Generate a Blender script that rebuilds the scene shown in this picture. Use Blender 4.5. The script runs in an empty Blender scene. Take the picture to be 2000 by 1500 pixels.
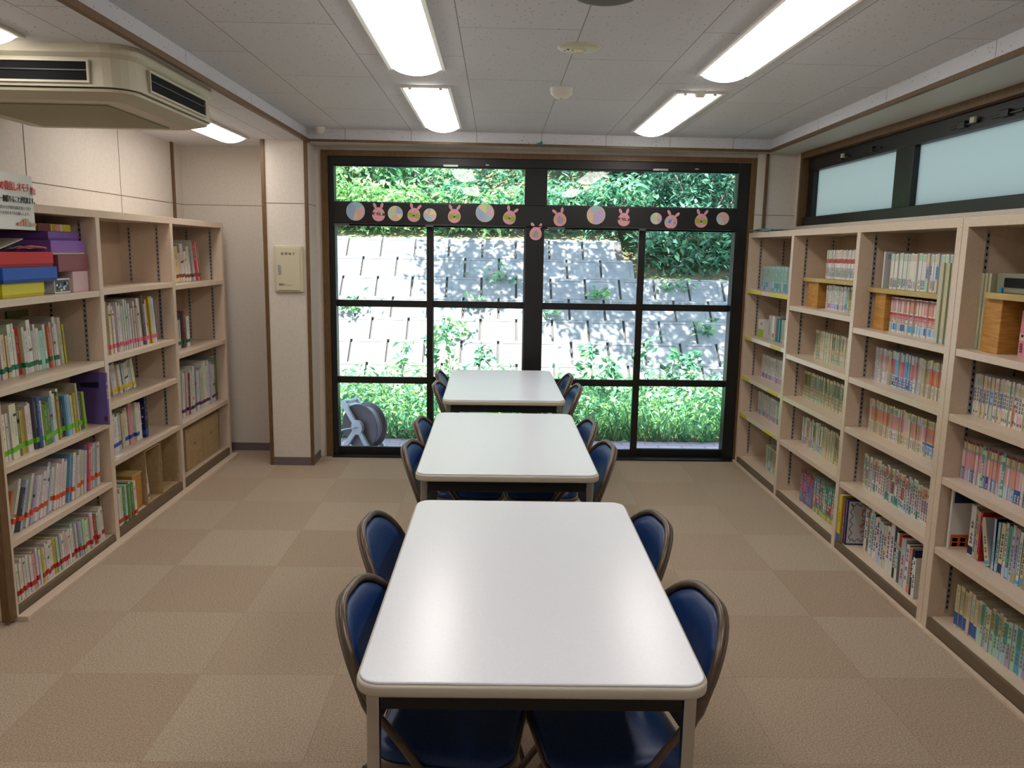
import bpy, bmesh, math, random
from mathutils import Vector, Matrix
R = math.radians
PI = math.pi
sc = bpy.context.scene
COL = sc.collection

# ------------------------------------------------------------------ camera, world, sun, exposure
F, PITCH, ROLL, YAW, HCAM = 1563.4, 0.1645, 0.0170, 0.0214, 1.5861
def make_camera():
    cy, sy, cp, sp = math.cos(YAW), math.sin(YAW), math.cos(PITCH), math.sin(PITCH)
    right = Vector((cy, -sy, 0))
    fwd = Vector((sy * cp, cy * cp, -sp))
    up = right.cross(fwd)
    c, s = math.cos(ROLL), math.sin(ROLL)
    r2 = c * right + s * up
    u2 = -s * right + c * up
    m = Matrix((r2, u2, -fwd)).transposed().to_4x4()
    m.translation = Vector((0, 0, HCAM))
    cd = bpy.data.cameras.new('camera')
    cd.sensor_width = 36.0
    cd.lens = F * 36.0 / 2000.0
    cd.clip_start = 0.02
    o = bpy.data.objects.new('camera', cd)
    o.matrix_world = m
    COL.objects.link(o)
    sc.camera = o
make_camera()
W = bpy.data.worlds.new('sky')
sc.world = W
W.use_nodes = True
W.node_tree.nodes['Background'].inputs[0].default_value = (0.58, 0.76, 1.0, 1)
W.node_tree.nodes['Background'].inputs[1].default_value = 2.6
sd = bpy.data.lights.new('sun', 'SUN')
sd.energy = 19.0
sd.color = (1.0, 0.98, 0.96)
sd.angle = R(0.5)
so = bpy.data.objects.new('sun', sd)
so.rotation_euler = Vector((0.12, 0.27, -0.95)).to_track_quat('-Z', 'Y').to_euler()
COL.objects.link(so)
vs = sc.view_settings
vs.view_transform = 'Standard'
vs.look = 'None'
vs.gamma = 1
vs.use_curve_mapping = False
vs.exposure = 0.94
LAMP = 5.5            # emission of the fluorescent diffusers
sc.cycles.max_bounces = 10
sc.cycles.transparent_max_bounces = 12
sc.cycles.sample_clamp_indirect = 8

# ------------------------------------------------------------------ colour and materials
def lin(c):
    if isinstance(c, str):
        c = c.lstrip('#')
        c = tuple(int(c[i:i + 2], 16) / 255 for i in (0, 2, 4))
    return tuple(x / 12.92 if x <= 0.04045 else ((x + 0.055) / 1.055) ** 2.4 for x in c[:3])

def base_mat(name, col=None, rough=0.6, metal=0.0, spec=0.5):
    m = bpy.data.materials.new(name)
    m.use_nodes = True
    b = m.node_tree.nodes['Principled BSDF']
    if col is not None:
        b.inputs['Base Color'].default_value = (*lin(col), 1)
    b.inputs['Roughness'].default_value = rough
    b.inputs['Metallic'].default_value = metal
    b.inputs['Specular IOR Level'].default_value = spec
    return m

def N(m, t, **kw):
    n = m.node_tree.nodes.new(t)
    for k, v in kw.items():
        setattr(n, k, v)
    return n

def L(m, a, b):
    m.node_tree.links.new(a, b)

def bsdf(m):
    return m.node_tree.nodes['Principled BSDF']

def noisy(name, c1, c2, scale=20, rough=0.6, stretch=(1, 1, 1), detail=4, lo=.35, hi=.65, bump=0.0, metal=0, spec=.5, coords='Object'):
    m = base_mat(name, None, rough, metal, spec)
    tc = N(m, 'ShaderNodeTexCoord')
    mp = N(m, 'ShaderNodeMapping')
    mp.inputs['Scale'].default_value = stretch
    nz = N(m, 'ShaderNodeTexNoise')
    nz.inputs['Scale'].default_value = scale
    nz.inputs['Detail'].default_value = detail
    cr = N(m, 'ShaderNodeValToRGB')
    cr.color_ramp.elements[0].position = lo
    cr.color_ramp.elements[1].position = hi
    cr.color_ramp.elements[0].color = (*lin(c1), 1)
    cr.color_ramp.elements[1].color = (*lin(c2), 1)
    L(m, tc.outputs[coords], mp.inputs[0])
    L(m, mp.outputs[0], nz.inputs['Vector'])
    L(m, nz.outputs['Fac'], cr.inputs[0])
    L(m, cr.outputs[0], bsdf(m).inputs['Base Color'])
    if bump:
        bp = N(m, 'ShaderNodeBump')
        bp.inputs['Strength'].default_value = bump
        bp.inputs['Distance'].default_value = 0.003
        L(m, nz.outputs['Fac'], bp.inputs['Height'])
        L(m, bp.outputs[0], bsdf(m).inputs['Normal'])
    return m

def vcol_mat(name, rough=0.45, translucent=0.0, spec=0.4):
    m = base_mat(name, None, rough, 0, spec)
    a = N(m, 'ShaderNodeAttribute', attribute_name='Col')
    L(m, a.outputs['Color'], bsdf(m).inputs['Base Color'])
    if translucent:
        t = N(m, 'ShaderNodeBsdfTranslucent')
        mx = N(m, 'ShaderNodeMixShader')
        mx.inputs[0].default_value = translucent
        out = m.node_tree.nodes['Material Output']
        L(m, a.outputs['Color'], t.inputs['Color'])
        L(m, bsdf(m).outputs[0], mx.inputs[1])
        L(m, t.outputs[0], mx.inputs[2])
        L(m, mx.outputs[0], out.inputs[0])
    return m

M = {}
M['wall'] = noisy('wall_panel_cream', '#d2c8bd', '#d8cfc4', 60, 0.55, bump=.1)
M['groove'] = base_mat('wall_panel_joint', '#6f6353', 0.8)
M['trimwood'] = noisy('brown_wood_trim', '#5c4226', '#73552f', 30, 0.45, (6, 6, .6))
M['baseboard'] = base_mat('vinyl_baseboard', '#6d6062', 0.5)
M['laminate'] = noisy('beige_laminate', '#cdb8a2', '#d3bfab', 90, 0.28, bump=.03)
M['laminate_back'] = base_mat('bookcase_back_board', '#b89f85', 0.5)
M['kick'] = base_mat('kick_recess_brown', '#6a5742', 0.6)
M['white_plastic'] = base_mat('white_plastic', '#e6e2da', 0.4)
M['ivory'] = base_mat('ivory_enamel', '#c9c2a6', 0.4)
M['ivory_case'] = base_mat('ivory_plastic_casing', '#b8b19b', 0.45)
M['dark'] = base_mat('dark_void', '#101113', 0.8, 0, .2)
M['grille'] = noisy('grille_taupe', '#8b8468', '#9a9376', 400, 0.7)
M['black_alu'] = base_mat('black_aluminium', '#131214', 0.42)
M['chrome'] = base_mat('chrome', '#c9c9c8', 0.22, 1.0)
M['steel'] = base_mat('slotted_steel', '#b9b9bb', 0.4, 0.7)
M['tabletop'] = noisy('white_tabletop', '#e8ebf5', '#ebeef8', 150, 0.25)
M['tableedge'] = base_mat('table_edge_band', '#c8c0b2', 0.4)
M['black_metal'] = base_mat('black_steel', '#0e0e10', 0.5)
M['tube'] = noisy('brown_grey_tube', '#5e5147', '#6d5f54', 40, 0.3, metal=.35)
M['shell'] = base_mat('brown_grey_shell', '#75685c', 0.45, .1)
M['vinyl'] = noisy('blue_vinyl', '#14336a', '#193d77', 120, 0.40, bump=.15)
M['rubber'] = base_mat('black_rubber', '#1a1a1a', 0.8)
M['pine'] = noisy('pine_wood', '#a9732c', '#c28d42', 12, 0.5, (1, 1, 8), detail=6)
M['plank'] = noisy('pale_plank', '#b09558', '#bda365', 12, 0.5, (8, 1, 1))
M['kraft'] = noisy('kraft_board', '#a48a61', '#b0966d', 40, 0.8)
M['paper'] = base_mat('paper_pages', '#d8d2c4', 0.9)
M['print'] = vcol_mat('printed_surface', 0.4)
M['printmatte'] = vcol_mat('printed_matte', 0.7)
M['leaf'] = vcol_mat('leaves', 0.5, 0.45, 0.3)
M['bark'] = noisy('bark', '#4f463d', '#756a5d', 18, 0.9, (3, 3, .5), bump=.8)
M['soil'] = noisy('leaf_litter_soil', '#3d4a2c', '#6b5b44', 5, 1.0, detail=8)
M['brickpath'] = None
M['reelgrey'] = base_mat('pale_grey_plastic', '#a9aeb8', 0.4)
M['reeldark'] = base_mat('dark_grey_plastic', '#4a4852', 0.5)
M['cord'] = base_mat('grey_cord', '#8f8d9a', 0.4)
M['textblack'] = base_mat('black_print', '#1d1d1d', 0.7)
M['textred'] = base_mat('red_print', '#b8321e', 0.7)

def mat_glass():
    m = bpy.data.materials.new('clear_glass')
    m.use_nodes = True
    nt = m.node_tree
    nt.nodes.clear()
    out = nt.nodes.new('ShaderNodeOutputMaterial')
    t = nt.nodes.new('ShaderNodeBsdfTransparent')
    t.inputs[0].default_value = (0.95, 0.975, 0.96, 1)
    g = nt.nodes.new('ShaderNodeBsdfGlossy')
    g.inputs['Roughness'].default_value = 0.01
    f = nt.nodes.new('ShaderNodeFresnel')
    f.inputs[0].default_value = 1.5
    mx = nt.nodes.new('ShaderNodeMixShader')
    nt.links.new(f.outputs[0], mx.inputs[0])
    nt.links.new(t.outputs[0], mx.inputs[1])
    nt.links.new(g.outputs[0], mx.inputs[2])
    nt.links.new(mx.outputs[0], out.inputs[0])
    return m
M['glass'] = mat_glass()

def mat_frost():
    m = bpy.data.materials.new('frosted_glass')
    m.use_nodes = True
    nt = m.node_tree
    nt.nodes.clear()
    out = nt.nodes.new('ShaderNodeOutputMaterial')
    t = nt.nodes.new('ShaderNodeBsdfTranslucent')
    t.inputs[0].default_value = (0.44, 0.46, 0.41, 1)
    d = nt.nodes.new('ShaderNodeBsdfDiffuse')
    d.inputs[0].default_value = (0.55, 0.62, 0.6, 1)
    mx = nt.nodes.new('ShaderNodeMixShader')
    mx.inputs[0].default_value = 0.15
    nt.links.new(t.outputs[0], mx.inputs[1])
    nt.links.new(d.outputs[0], mx.inputs[2])
    nt.links.new(mx.outputs[0], out.inputs[0])
    return m
M['frost'] = mat_frost()

def mat_lamp():
    m = base_mat('lit_diffuser', '#ffffff', 0.5)
    b = bsdf(m)
    b.inputs['Emission Color'].default_value = (1.0, 0.945, 0.88, 1)
    b.inputs['Emission Strength'].default_value = LAMP
    return m
M['lamp'] = mat_lamp()

def mat_ceiling():
    m = base_mat('acoustic_tile', None, 0.9, 0, .2)
    tc = N(m, 'ShaderNodeTexCoord')
    # brick pattern: rows run along Y
    sep = N(m, 'ShaderNodeSeparateXYZ')
    L(m, tc.outputs['Object'], sep.inputs[0])
    comb = N(m, 'ShaderNodeCombineXYZ')
    ax = N(m, 'ShaderNodeMath', operation='ADD')
    ax.inputs[1].default_value = -0.305 + 0.4575 * 20
    ay = N(m, 'ShaderNodeMath', operation='ADD')
    ay.inputs[1].default_value = -3.16 + 0.915 * 20 + 0.0
    zz = N(m, 'ShaderNodeMath', operation='ADD')
    L(m, sep.outputs[0], ax.inputs[0])
    L(m, sep.outputs[1], ay.inputs[0])
    L(m, ay.outputs[0], comb.inputs[0])
    L(m, ax.outputs[0], comb.inputs[1])
    br = N(m, 'ShaderNodeTexBrick')
    br.offset = 0.5
    br.inputs['Scale'].default_value = 1.0
    br.inputs['Brick Width'].default_value = 0.915
    br.inputs['Row Height'].default_value = 0.4575
    br.inputs['Mortar Size'].default_value = 0.0022
    br.inputs['Mortar Smooth'].default_value = 0.2
    br.inputs['Color1'].default_value = (*lin('#dcdde2'), 1)
    br.inputs['Color2'].default_value = (*lin('#d8d9de'), 1)
    br.inputs['Mortar'].default_value = (*lin('#96928e'), 1)
    L(m, comb.outputs[0], br.inputs['Vector'])
    vo = N(m, 'ShaderNodeTexVoronoi')
    vo.inputs['Scale'].default_value = 42
    vo.inputs['Randomness'].default_value = 1
    L(m, tc.outputs['Object'], vo.inputs['Vector'])
    nz = N(m, 'ShaderNodeTexNoise')
    nz.inputs['Scale'].default_value = 30
    L(m, tc.outputs['Object'], nz.inputs['Vector'])
    lt = N(m, 'ShaderNodeMath', operation='LESS_THAN')
    L(m, vo.outputs['Distance'], lt.inputs[0])
    th = N(m, 'ShaderNodeMath', operation='MULTIPLY')
    th.inputs[1].default_value = 0.26
    L(m, nz.outputs['Fac'], th.inputs[0])
    L(m, th.outputs[0], lt.inputs[1])
    mx = N(m, 'ShaderNodeMixRGB')
    mx.inputs[2].default_value = (*lin('#a39b94'), 1)
    L(m, lt.outputs[0], mx.inputs[0])
    L(m, br.outputs['Color'], mx.inputs[1])
    L(m, mx.outputs[0], bsdf(m).inputs['Base Color'])
    return m
M['ceiling'] = mat_ceiling()

def mat_carpet():
    m = base_mat('carpet_tiles', None, 0.95, 0, .1)
    tc = N(m, 'ShaderNodeTexCoord')
    mp = N(m, 'ShaderNodeMapping')
    mp.inputs['Location'].default_value = (1.592 / .503 + 10, -2.806 / .5225 + 20, 0.5)
    mp.inputs['Scale'].default_value = (1 / .503, 1 / .5225, 0)
    L(m, tc.outputs['Object'], mp.inputs[0])
    fl = N(m, 'ShaderNodeVectorMath', operation='FLOOR')
    L(m, mp.outputs[0], fl.inputs[0])
    wn = N(m, 'ShaderNodeTexWhiteNoise')
    L(m, fl.outputs[0], wn.inputs['Vector'])
    ck = N(m, 'ShaderNodeTexChecker')
    ck.inputs['Scale'].default_value = 1.0
    ck.inputs[1].default_value = (0.2, 0.2, 0.2, 1)
    ck.inputs[2].default_value = (0.75, 0.75, 0.75, 1)
    L(m, mp.outputs[0], ck.inputs[0])
    add = N(m, 'ShaderNodeMixRGB', blend_type='MIX')
    add.inputs[0].default_value = 0.35
    L(m, ck.outputs['Color'], add.inputs[1])
    L(m, wn.outputs['Value'], add.inputs[2])
    cr = N(m, 'ShaderNodeValToRGB')
    cr.color_ramp.elements[0].position = 0.1
    cr.color_ramp.elements[1].position = 0.85
    cr.color_ramp.elements[0].color = (*lin('#a69380'), 1)
    cr.color_ramp.elements[1].color = (*lin('#af9f8d'), 1)
    L(m, add.outputs[0], cr.inputs[0])
    nz = N(m, 'ShaderNodeTexNoise')
    nz.inputs['Scale'].default_value = 170
    nz.inputs['Detail'].default_value = 3
    L(m, tc.outputs['Object'], nz.inputs['Vector'])
    r2 = N(m, 'ShaderNodeValToRGB')
    r2.color_ramp.elements[0].position = .3
    r2.color_ramp.elements[1].position = .7
    r2.color_ramp.elements[0].color = (.66, .64, .62, 1)
    r2.color_ramp.elements[1].color = (1.26, 1.26, 1.26, 1)
    L(m, nz.outputs['Fac'], r2.inputs[0])
    mu = N(m, 'ShaderNodeMixRGB', blend_type='MULTIPLY')
    mu.inputs[0].default_value = 1
    L(m, cr.outputs[0], mu.inputs[1])
    L(m, r2.outputs[0], mu.inputs[2])
    # thin seams between the tiles
    fr = N(m, 'ShaderNodeVectorMath', operation='FRACTION')
    L(m, mp.outputs[0], fr.inputs[0])
    sp = N(m, 'ShaderNodeSeparateXYZ')
    L(m, fr.outputs[0], sp.inputs[0])
    mn = N(m, 'ShaderNodeMath', operation='MINIMUM')
    L(m, sp.outputs[0], mn.inputs[0])
    L(m, sp.outputs[1], mn.inputs[1])
    l2 = N(m, 'ShaderNodeMath', operation='LESS_THAN')
    l2.inputs[1].default_value = 0.006
    L(m, mn.outputs[0], l2.inputs[0])
    m3 = N(m, 'ShaderNodeMixRGB', blend_type='MULTIPLY')
    m3.inputs[2].default_value = (.85, .84, .82, 1)
    L(m, l2.outputs[0], m3.inputs[0])
    L(m, mu.outputs[0], m3.inputs[1])
    L(m, m3.outputs[0], bsdf(m).inputs['Base Color'])
    bp = N(m, 'ShaderNodeBump')
    bp.inputs['Strength'].default_value = .35
    bp.inputs['Distance'].default_value = .002
    L(m, nz.outputs['Fac'], bp.inputs['Height'])
    L(m, bp.outputs[0], bsdf(m).inputs['Normal'])
    return m
M['carpet'] = mat_carpet()

def mat_brick():
    m = base_mat('brick_paving', None, 0.9)
    tc = N(m, 'ShaderNodeTexCoord')
    br = N(m, 'ShaderNodeTexBrick')
    br.inputs['Scale'].default_value = 1
    br.inputs['Brick Width'].default_value = .21
    br.inputs['Row Height'].default_value = .1
    br.inputs['Mortar Size'].default_value = .006
    br.inputs['Color1'].default_value = (*lin('#b09aab'), 1)
    br.inputs['Color2'].default_value = (*lin('#9c8796'), 1)
    br.inputs['Mortar'].default_value = (*lin('#7c7280'), 1)
    L(m, tc.outputs['Object'], br.inputs['Vector'])
    L(m, br.outputs[0], bsdf(m).inputs['Base Color'])
    return m
M['brickpath'] = mat_brick()
M['concrete'] = noisy('concrete_block', '#666667', '#777778', 9, 0.9, detail=8, bump=.4)
M['concrete_joint'] = base_mat('concrete_joint', '#4a4744', 0.95)

# ------------------------------------------------------------------ mesh helpers
class MB:
    """collects faces with a material slot and an optional colour per face"""
    def __init__(self):
        self.v, self.f, self.mi, self.c, self.sm = [], [], [], [], []
    def face(self, pts, mi=0, col=None, smooth=False):
        n = len(self.v)
        self.v += [tuple(p) for p in pts]
        self.f.append(tuple(range(n, n + len(pts))))
        self.mi.append(mi)
        self.c.append(col)
        self.sm.append(smooth)
    def grid(self, idx_v, faces, mi=0, col=None, smooth=True):
        n = len(self.v)
        self.v += [tuple(p) for p in idx_v]
        for f in faces:
            self.f.append(tuple(n + i for i in f))
            self.mi.append(mi)
            self.c.append(col)
            self.sm.append(smooth)
    def box(self, x0, x1, y0, y1, z0, z1, mi=0, col=None):
        v = [(x0, y0, z0), (x1, y0, z0), (x1, y1, z0), (x0, y1, z0), (x0, y0, z1), (x1, y0, z1), (x1, y1, z1), (x0, y1, z1)]
        fs = [(0, 3, 2, 1), (4, 5, 6, 7), (0, 1, 5, 4), (1, 2, 6, 5), (2, 3, 7, 6), (3, 0, 4, 7)]
        self.grid(v, fs, mi, col, False)
    def prism(self, poly, z0, z1, mi=0, col=None, axis='z', smooth=False):
        """poly extruded along an axis; poly is a list of 2D points"""
        n = len(poly)
        def P(p, h):
            return (p[0], p[1], h) if axis == 'z' else ((p[0], h, p[1]) if axis == 'y' else (h, p[0], p[1]))
        v = [P(p, z0) for p in poly] + [P(p, z1) for p in poly]
        area = sum(poly[i][0] * poly[(i + 1) % n][1] - poly[(i + 1) % n][0] * poly[i][1] for i in range(n))
        flip = (area < 0) != (axis == 'y')
        caps = [tuple(range(n - 1, -1, -1)), tuple(range(n, 2 * n))]
        sides = [(i, (i + 1) % n, n + (i + 1) % n, n + i) for i in range(n)]
        if flip:
            caps = [f[::-1] for f in caps]
            sides = [f[::-1] for f in sides]
        self.grid(v, caps, mi, col, False)
        n0 = len(self.v) - 2 * n
        for s in sides:
            self.f.append(tuple(n0 + i for i in s))
            self.mi.append(mi)
            self.c.append(col)
            self.sm.append(smooth)
    def tube(self, path, r, seg=10, mi=0, col=None, closed=False):
        path = [Vector(p) for p in path]
        n = len(path)
        rings = []
        prev = None
        for i, p in enumerate(path):
            if closed:
                t = (path[(i + 1) % n] - path[i - 1]).normalized()
            else:
                t = (path[min(i + 1, n - 1)] - path[max(i - 1, 0)]).normalized()
            if prev is None:
                a = Vector((0, 0, 1)) if abs(t.z) < .9 else Vector((1, 0, 0))
                u = t.cross(a).normalized()
            else:
                u = (prev - t * prev.dot(t)).normalized()
            prev = u
            w = t.cross(u)
            rings.append([p + r * (math.cos(2 * PI * k / seg) * u + math.sin(2 * PI * k / seg) * w) for k in range(seg)])
        v = [q for ring in rings for q in ring]
        fs = []
        m = n if closed else n - 1
        for i in range(m):
            j = (i + 1) % n
            for k in range(seg):
                k2 = (k + 1) % seg
                fs.append((i * seg + k, i * seg + k2, j * seg + k2, j * seg + k))
        self.grid(v, fs, mi, col, True)
        if not closed:
            n0 = len(self.v) - len(v)
            self.f.append(tuple(n0 + k for k in range(seg - 1, -1, -1)))
            self.f.append(tuple(n0 + (n - 1) * seg + k for k in range(seg)))
            self.mi += [mi, mi]
            self.c += [col, col]
            self.sm += [False, False]
    def lathe(self, prof, cx=0, cy=0, seg=32, mi=0, col=None, z=0):
        v, fs = [], []
        n = len(prof)
        for k in range(seg):
            a = 2 * PI * k / seg
            for r, h in prof:
                v.append((cx + r * math.cos(a), cy + r * math.sin(a), z + h))
        for k in range(seg):
            k2 = (k + 1) % seg
            for i in range(n - 1):
                fs.append((k * n + i, k2 * n + i, k2 * n + i + 1, k * n + i + 1))
        self.grid(v, fs, mi, col, True)
    def build(self, name, mats, parent=None, loc=None, rot=None, bevel=0, bevseg=2, merge=False):
        me = bpy.data.meshes.new(name)
        me.from_pydata(self.v, [], self.f)
        if not isinstance(mats, (list, tuple)):
            mats = [mats]
        for m in mats:
            me.materials.append(m)
        me.polygons.foreach_set('material_index', self.mi)
        me.polygons.foreach_set('use_smooth', self.sm)
        if any(c is not None for c in self.c):
            at = me.color_attributes.new('Col', 'FLOAT_COLOR', 'CORNER')
            buf = []
            for f, c in zip(self.f, self.c):
                c = c if c is not None else (.8, .8, .8)
                buf += [c[0], c[1], c[2], 1.0] * len(f)
            at.data.foreach_set('color', buf)
        if merge:
            bm = bmesh.new()
            bm.from_mesh(me)
            bmesh.ops.remove_doubles(bm, verts=bm.verts, dist=1e-5)
            bm.to_mesh(me)
            bm.free()
        me.update()
        o = bpy.data.objects.new(name, me)
        COL.objects.link(o)
        if parent is not None:
            o.parent = parent
        if loc is not None:
            o.location = loc
        if rot is not None:
            o.rotation_euler = rot
        if bevel:
            b = o.modifiers.new('bevel', 'BEVEL')
            b.width = bevel
            b.segments = bevseg
            b.limit_method = 'ANGLE'
            b.angle_limit = R(40)
        return o

def tag(o, label, cat, group=None, kind=None):
    o['label'] = label
    o['category'] = cat
    if group:
        o['group'] = group
    if kind:
        o['kind'] = kind
    return o

def thing(name, label, cat, loc=(0, 0, 0), rz=0, group=None, rot=None):
    o = bpy.data.objects.new(name, None)
    o.empty_display_size = .1
    COL.objects.link(o)
    o.location = loc
    o.rotation_euler = rot if rot is not None else (0, 0, rz)
    return tag(o, label, cat, group)

def struct(name, mb, mats, parent=None, **kw):
    o = mb.build(name, mats, parent, **kw)
    if parent is None:
        o['kind'] = 'structure'
    return o

def sbox(name, mat, *b, parent=None, bevel=0):
    mb = MB()
    mb.box(*b)
    return struct(name, mb, mat, parent, bevel=bevel)

def dup_tree(root):
    r = root.copy()
    COL.objects.link(r)
    for ch in list(root.children):
        c = ch.copy()
        COL.objects.link(c)
        c.parent = r
        for g in list(ch.children):
            d = g.copy()
            COL.objects.link(d)
            d.parent = c
    return r

def rrect(x0, x1, y0, y1, r, n=6):
    pts = []
    for cx, cy, a0 in ((x1 - r, y1 - r, 0), (x0 + r, y1 - r, 90), (x0 + r, y0 + r, 180), (x1 - r, y0 + r, 270)):
        for k in range(n + 1):
            a = R(a0 + 90 * k / n)
            pts.append((cx + r * math.cos(a), cy + r * math.sin(a)))
    return pts

# ------------------------------------------------------------------ room shell
ZC, ZL = 2.405, 2.32          # main ceiling, lower side ceilings / beam undersides
XW, YN, YD = -2.36, -1.6, 6.05
mb = MB()
mb.box(-2.5, 2.4, YN, 6.3, -.1, 0)
struct('floor', mb, M['carpet'])
mb = MB()
mb.face([(-1.34, YN, ZC), (-1.34, 5.84, ZC), (1.97, 5.94, ZC), (1.97, YN, ZC)])
mb.face([(-1.34, YN, ZC + .1), (1.97, YN, ZC + .1), (1.97, 5.94, ZC + .1), (-1.34, 5.84, ZC + .1)])
struct('ceiling', mb, M['ceiling'])
# lower ceiling over the left aisle, with the beam face that steps up to the main ceiling
mb = MB()
mb.box(-2.5, -1.335, YN, 6.3, ZL, ZC + .1)
struct('ceiling_left_aisle', mb, M['ceiling'])
mb = MB()
mb.prism([(-1.34, 5.80), (-1.34, 6.3), (2.4, 6.3), (2.4, YN), (1.83, YN), (1.83, 1.5), (1.955, 5.90)], ZL + .001, ZC + .1)
struct('trim_1', mb, M['ceiling'])
def wood(name, *b):
    return sbox(name, M['trimwood'], *b)
wood('trim_2', -1.337, -1.312, YN, 5.80, ZL - .012, ZL + .012)
mb = MB()
mb.prism([(-1.337, 5.785), (-1.337, 5.805), (1.955, 5.905), (1.95, 5.885)], ZL - .004, ZL + .012)
struct('trim_3', mb, M['trimwood'])
mb = MB()
mb.prism([(1.825, YN), (1.825, 1.5), (1.945, 5.885), (1.965, 5.905), (1.847, 1.5), (1.847, YN)], ZL - .004, ZL + .016)
struct('trim_4', mb, M['trimwood'])
# soffits (painted white) between beam and door wall / window wall
mb = MB()
mb.prism([(-1.30, 5.81), (-1.30, 6.06), (2.2, 6.06), (2.2, YN), (1.85, YN), (1.85, 1.5), (1.97, 5.91)], ZL - .003, ZL)
struct('trim_5', mb, base_mat('painted_soffit', '#cfcabf', 0.5))

# left side walls
sbox('wall_left', M['wall'], -2.46, XW, YN, 6.2, 0, ZL)
sbox('wall_alcove', M['wall'], -2.5, -1.63, 6.2, 6.3, 0, ZL)
sbox('wall_column_left', M['wall'], -1.63, -1.337, 5.77, 6.3, 0, ZL)
for i, y in enumerate((2.13, 3.15, 4.17, 5.19)):
    sbox('trim_%d' % (10 + i), M['groove'], XW - .001, XW + .0015, y - .002, y + .002, 1.76, ZL)
sbox('trim_14', M['groove'], XW - .001, XW + .0015, YN, 6.2, 1.888, 1.892)
sbox('trim_15', M['groove'], XW, -1.63, 6.1985, 6.2, 1.888, 1.892)
sbox('trim_16', M['groove'], -1.63, -1.337, 5.7685, 5.77, 1.888, 1.892)
sbox('trim_17', M['groove'], -1.337, -1.3355, 5.77, 6.05, 1.888, 1.892)
wood('trim_18', XW, XW + .012, 6.00, 6.035, 1.3, ZL)
wood('trim_19', -1.648, -1.622, 5.762, 5.79, 0, ZL)
wood('trim_20', -1.350, -1.328, 5.762, 5.785, 0, ZL)
sbox('baseboard_left', M['baseboard'], XW, -1.648, 6.188, 6.2, 0, .06)
sbox('baseboard_column', M['baseboard'], -1.622, -1.350, 5.760, 5.77, 0, .06)
sbox('baseboard_column_side', M['baseboard'], -1.337, -1.328, 5.785, 6.0, 0, .06)
# brown edging on the near end of the left bookcase
wood('trim_21', -2.046, -2.013, 3.176, 3.2255, .02, 1.716)
# near wall behind the camera
sbox('wall_near', M['wall'], -2.5, 2.4, YN - .1, YN, 0, ZC + .1)

# door wall: opening x -1.29 .. 1.905, z 0 .. 2.29
mb = MB()
mb.box(-1.337, -1.29, YD, 6.3, 0, ZL)
mb.box(1.905, 2.4, 6.02, 6.3, 0, ZL)
mb.box(-1.29, 1.905, YD, 6.3, 2.29, ZL)
struct('wall_far', mb, M['wall'])
wood('trim_22', -1.29, -1.242, 6.03, 6.3, 0, 2.25)
wood('trim_23', 1.862, 1.905, 6.03, 6.3, 0, 2.25)
wood('trim_24', -1.29, 1.905, 6.03, 6.3, 2.25, 2.29)
wood('trim_25', 1.962, 1.982, 6.003, 6.025, 1.70, ZL)
sbox('trim_26', M['groove'], 1.905, 2.25, 6.0185, 6.02, 1.878, 1.882)
# threshold
sbox('trim_27', M['black_alu'], -1.242, 1.862, 6.0, 6.2, 0, .012)

# ---- black aluminium window and door unit
unit = bpy.data.objects.new('window_1', None)
COL.objects.link(unit)
unit['kind'] = 'structure'
mb = MB()
y0, y1 = 6.045, 6.14
mb.box(-1.242, -1.200, y0, y1, 0, 2.25)
mb.box(1.776, 1.862, y0, y1, 0, 2.25)
mb.box(-1.200, 1.776, y0, y1, 2.188, 2.25)
mb.box(-1.200, 1.776, y0 - .012, y1, 1.765, 1.92)
mb.box(.200, .364, y0 - .006, y1, 1.92, 2.188)
mb.box(.209, .350, y0 - .006, y1, 0, 1.765)
mb.box(-1.200, 1.776, y0 - .02, y0 - .012, 1.765, 1.773)
for x0, x1 in ((-1.2, .2), (.364, 1.776)):          # inner sash of the two transoms
    mb.box(x0, x1, y0 + .01, y0 + .03, 2.178, 2.19)
    mb.box(x0, x1, y0 + .01, y0 + .03, 1.918, 1.928)
mb.build('window_frame', M['black_alu'], unit, bevel=.003)
for x0, x1 in ((-1.2, .2), (.364, 1.776)):
    g = MB()
    g.box(x0, x1, 6.09, 6.094, 1.925, 2.182)
    g.build('glass_pane', M['glass'], unit)
for x0 in (-.40, 1.14):
    g = MB()
    g.box(x0, x0 + .11, y0 - .012, y0, 2.186, 2.202)
    g.build('transom_latch', M['steel'], unit, bevel=.002)
    g = MB()
    g.box(x0 + .31, x0 + .335, y0 - .01, y0, 2.20, 2.208)
    g.build('transom_pin', M['steel'], unit)
for x0, x1 in ((-1.2, -1.09), (-.53, -.47), (.37, .50), (1.05, 1.10)):
    g = MB()
    g.box(x0, x1, 6.018, 6.025, 1.752, 1.766)
    g.build('stopper', base_mat('grey_stopper', '#5a5a60', .5), unit)

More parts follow.
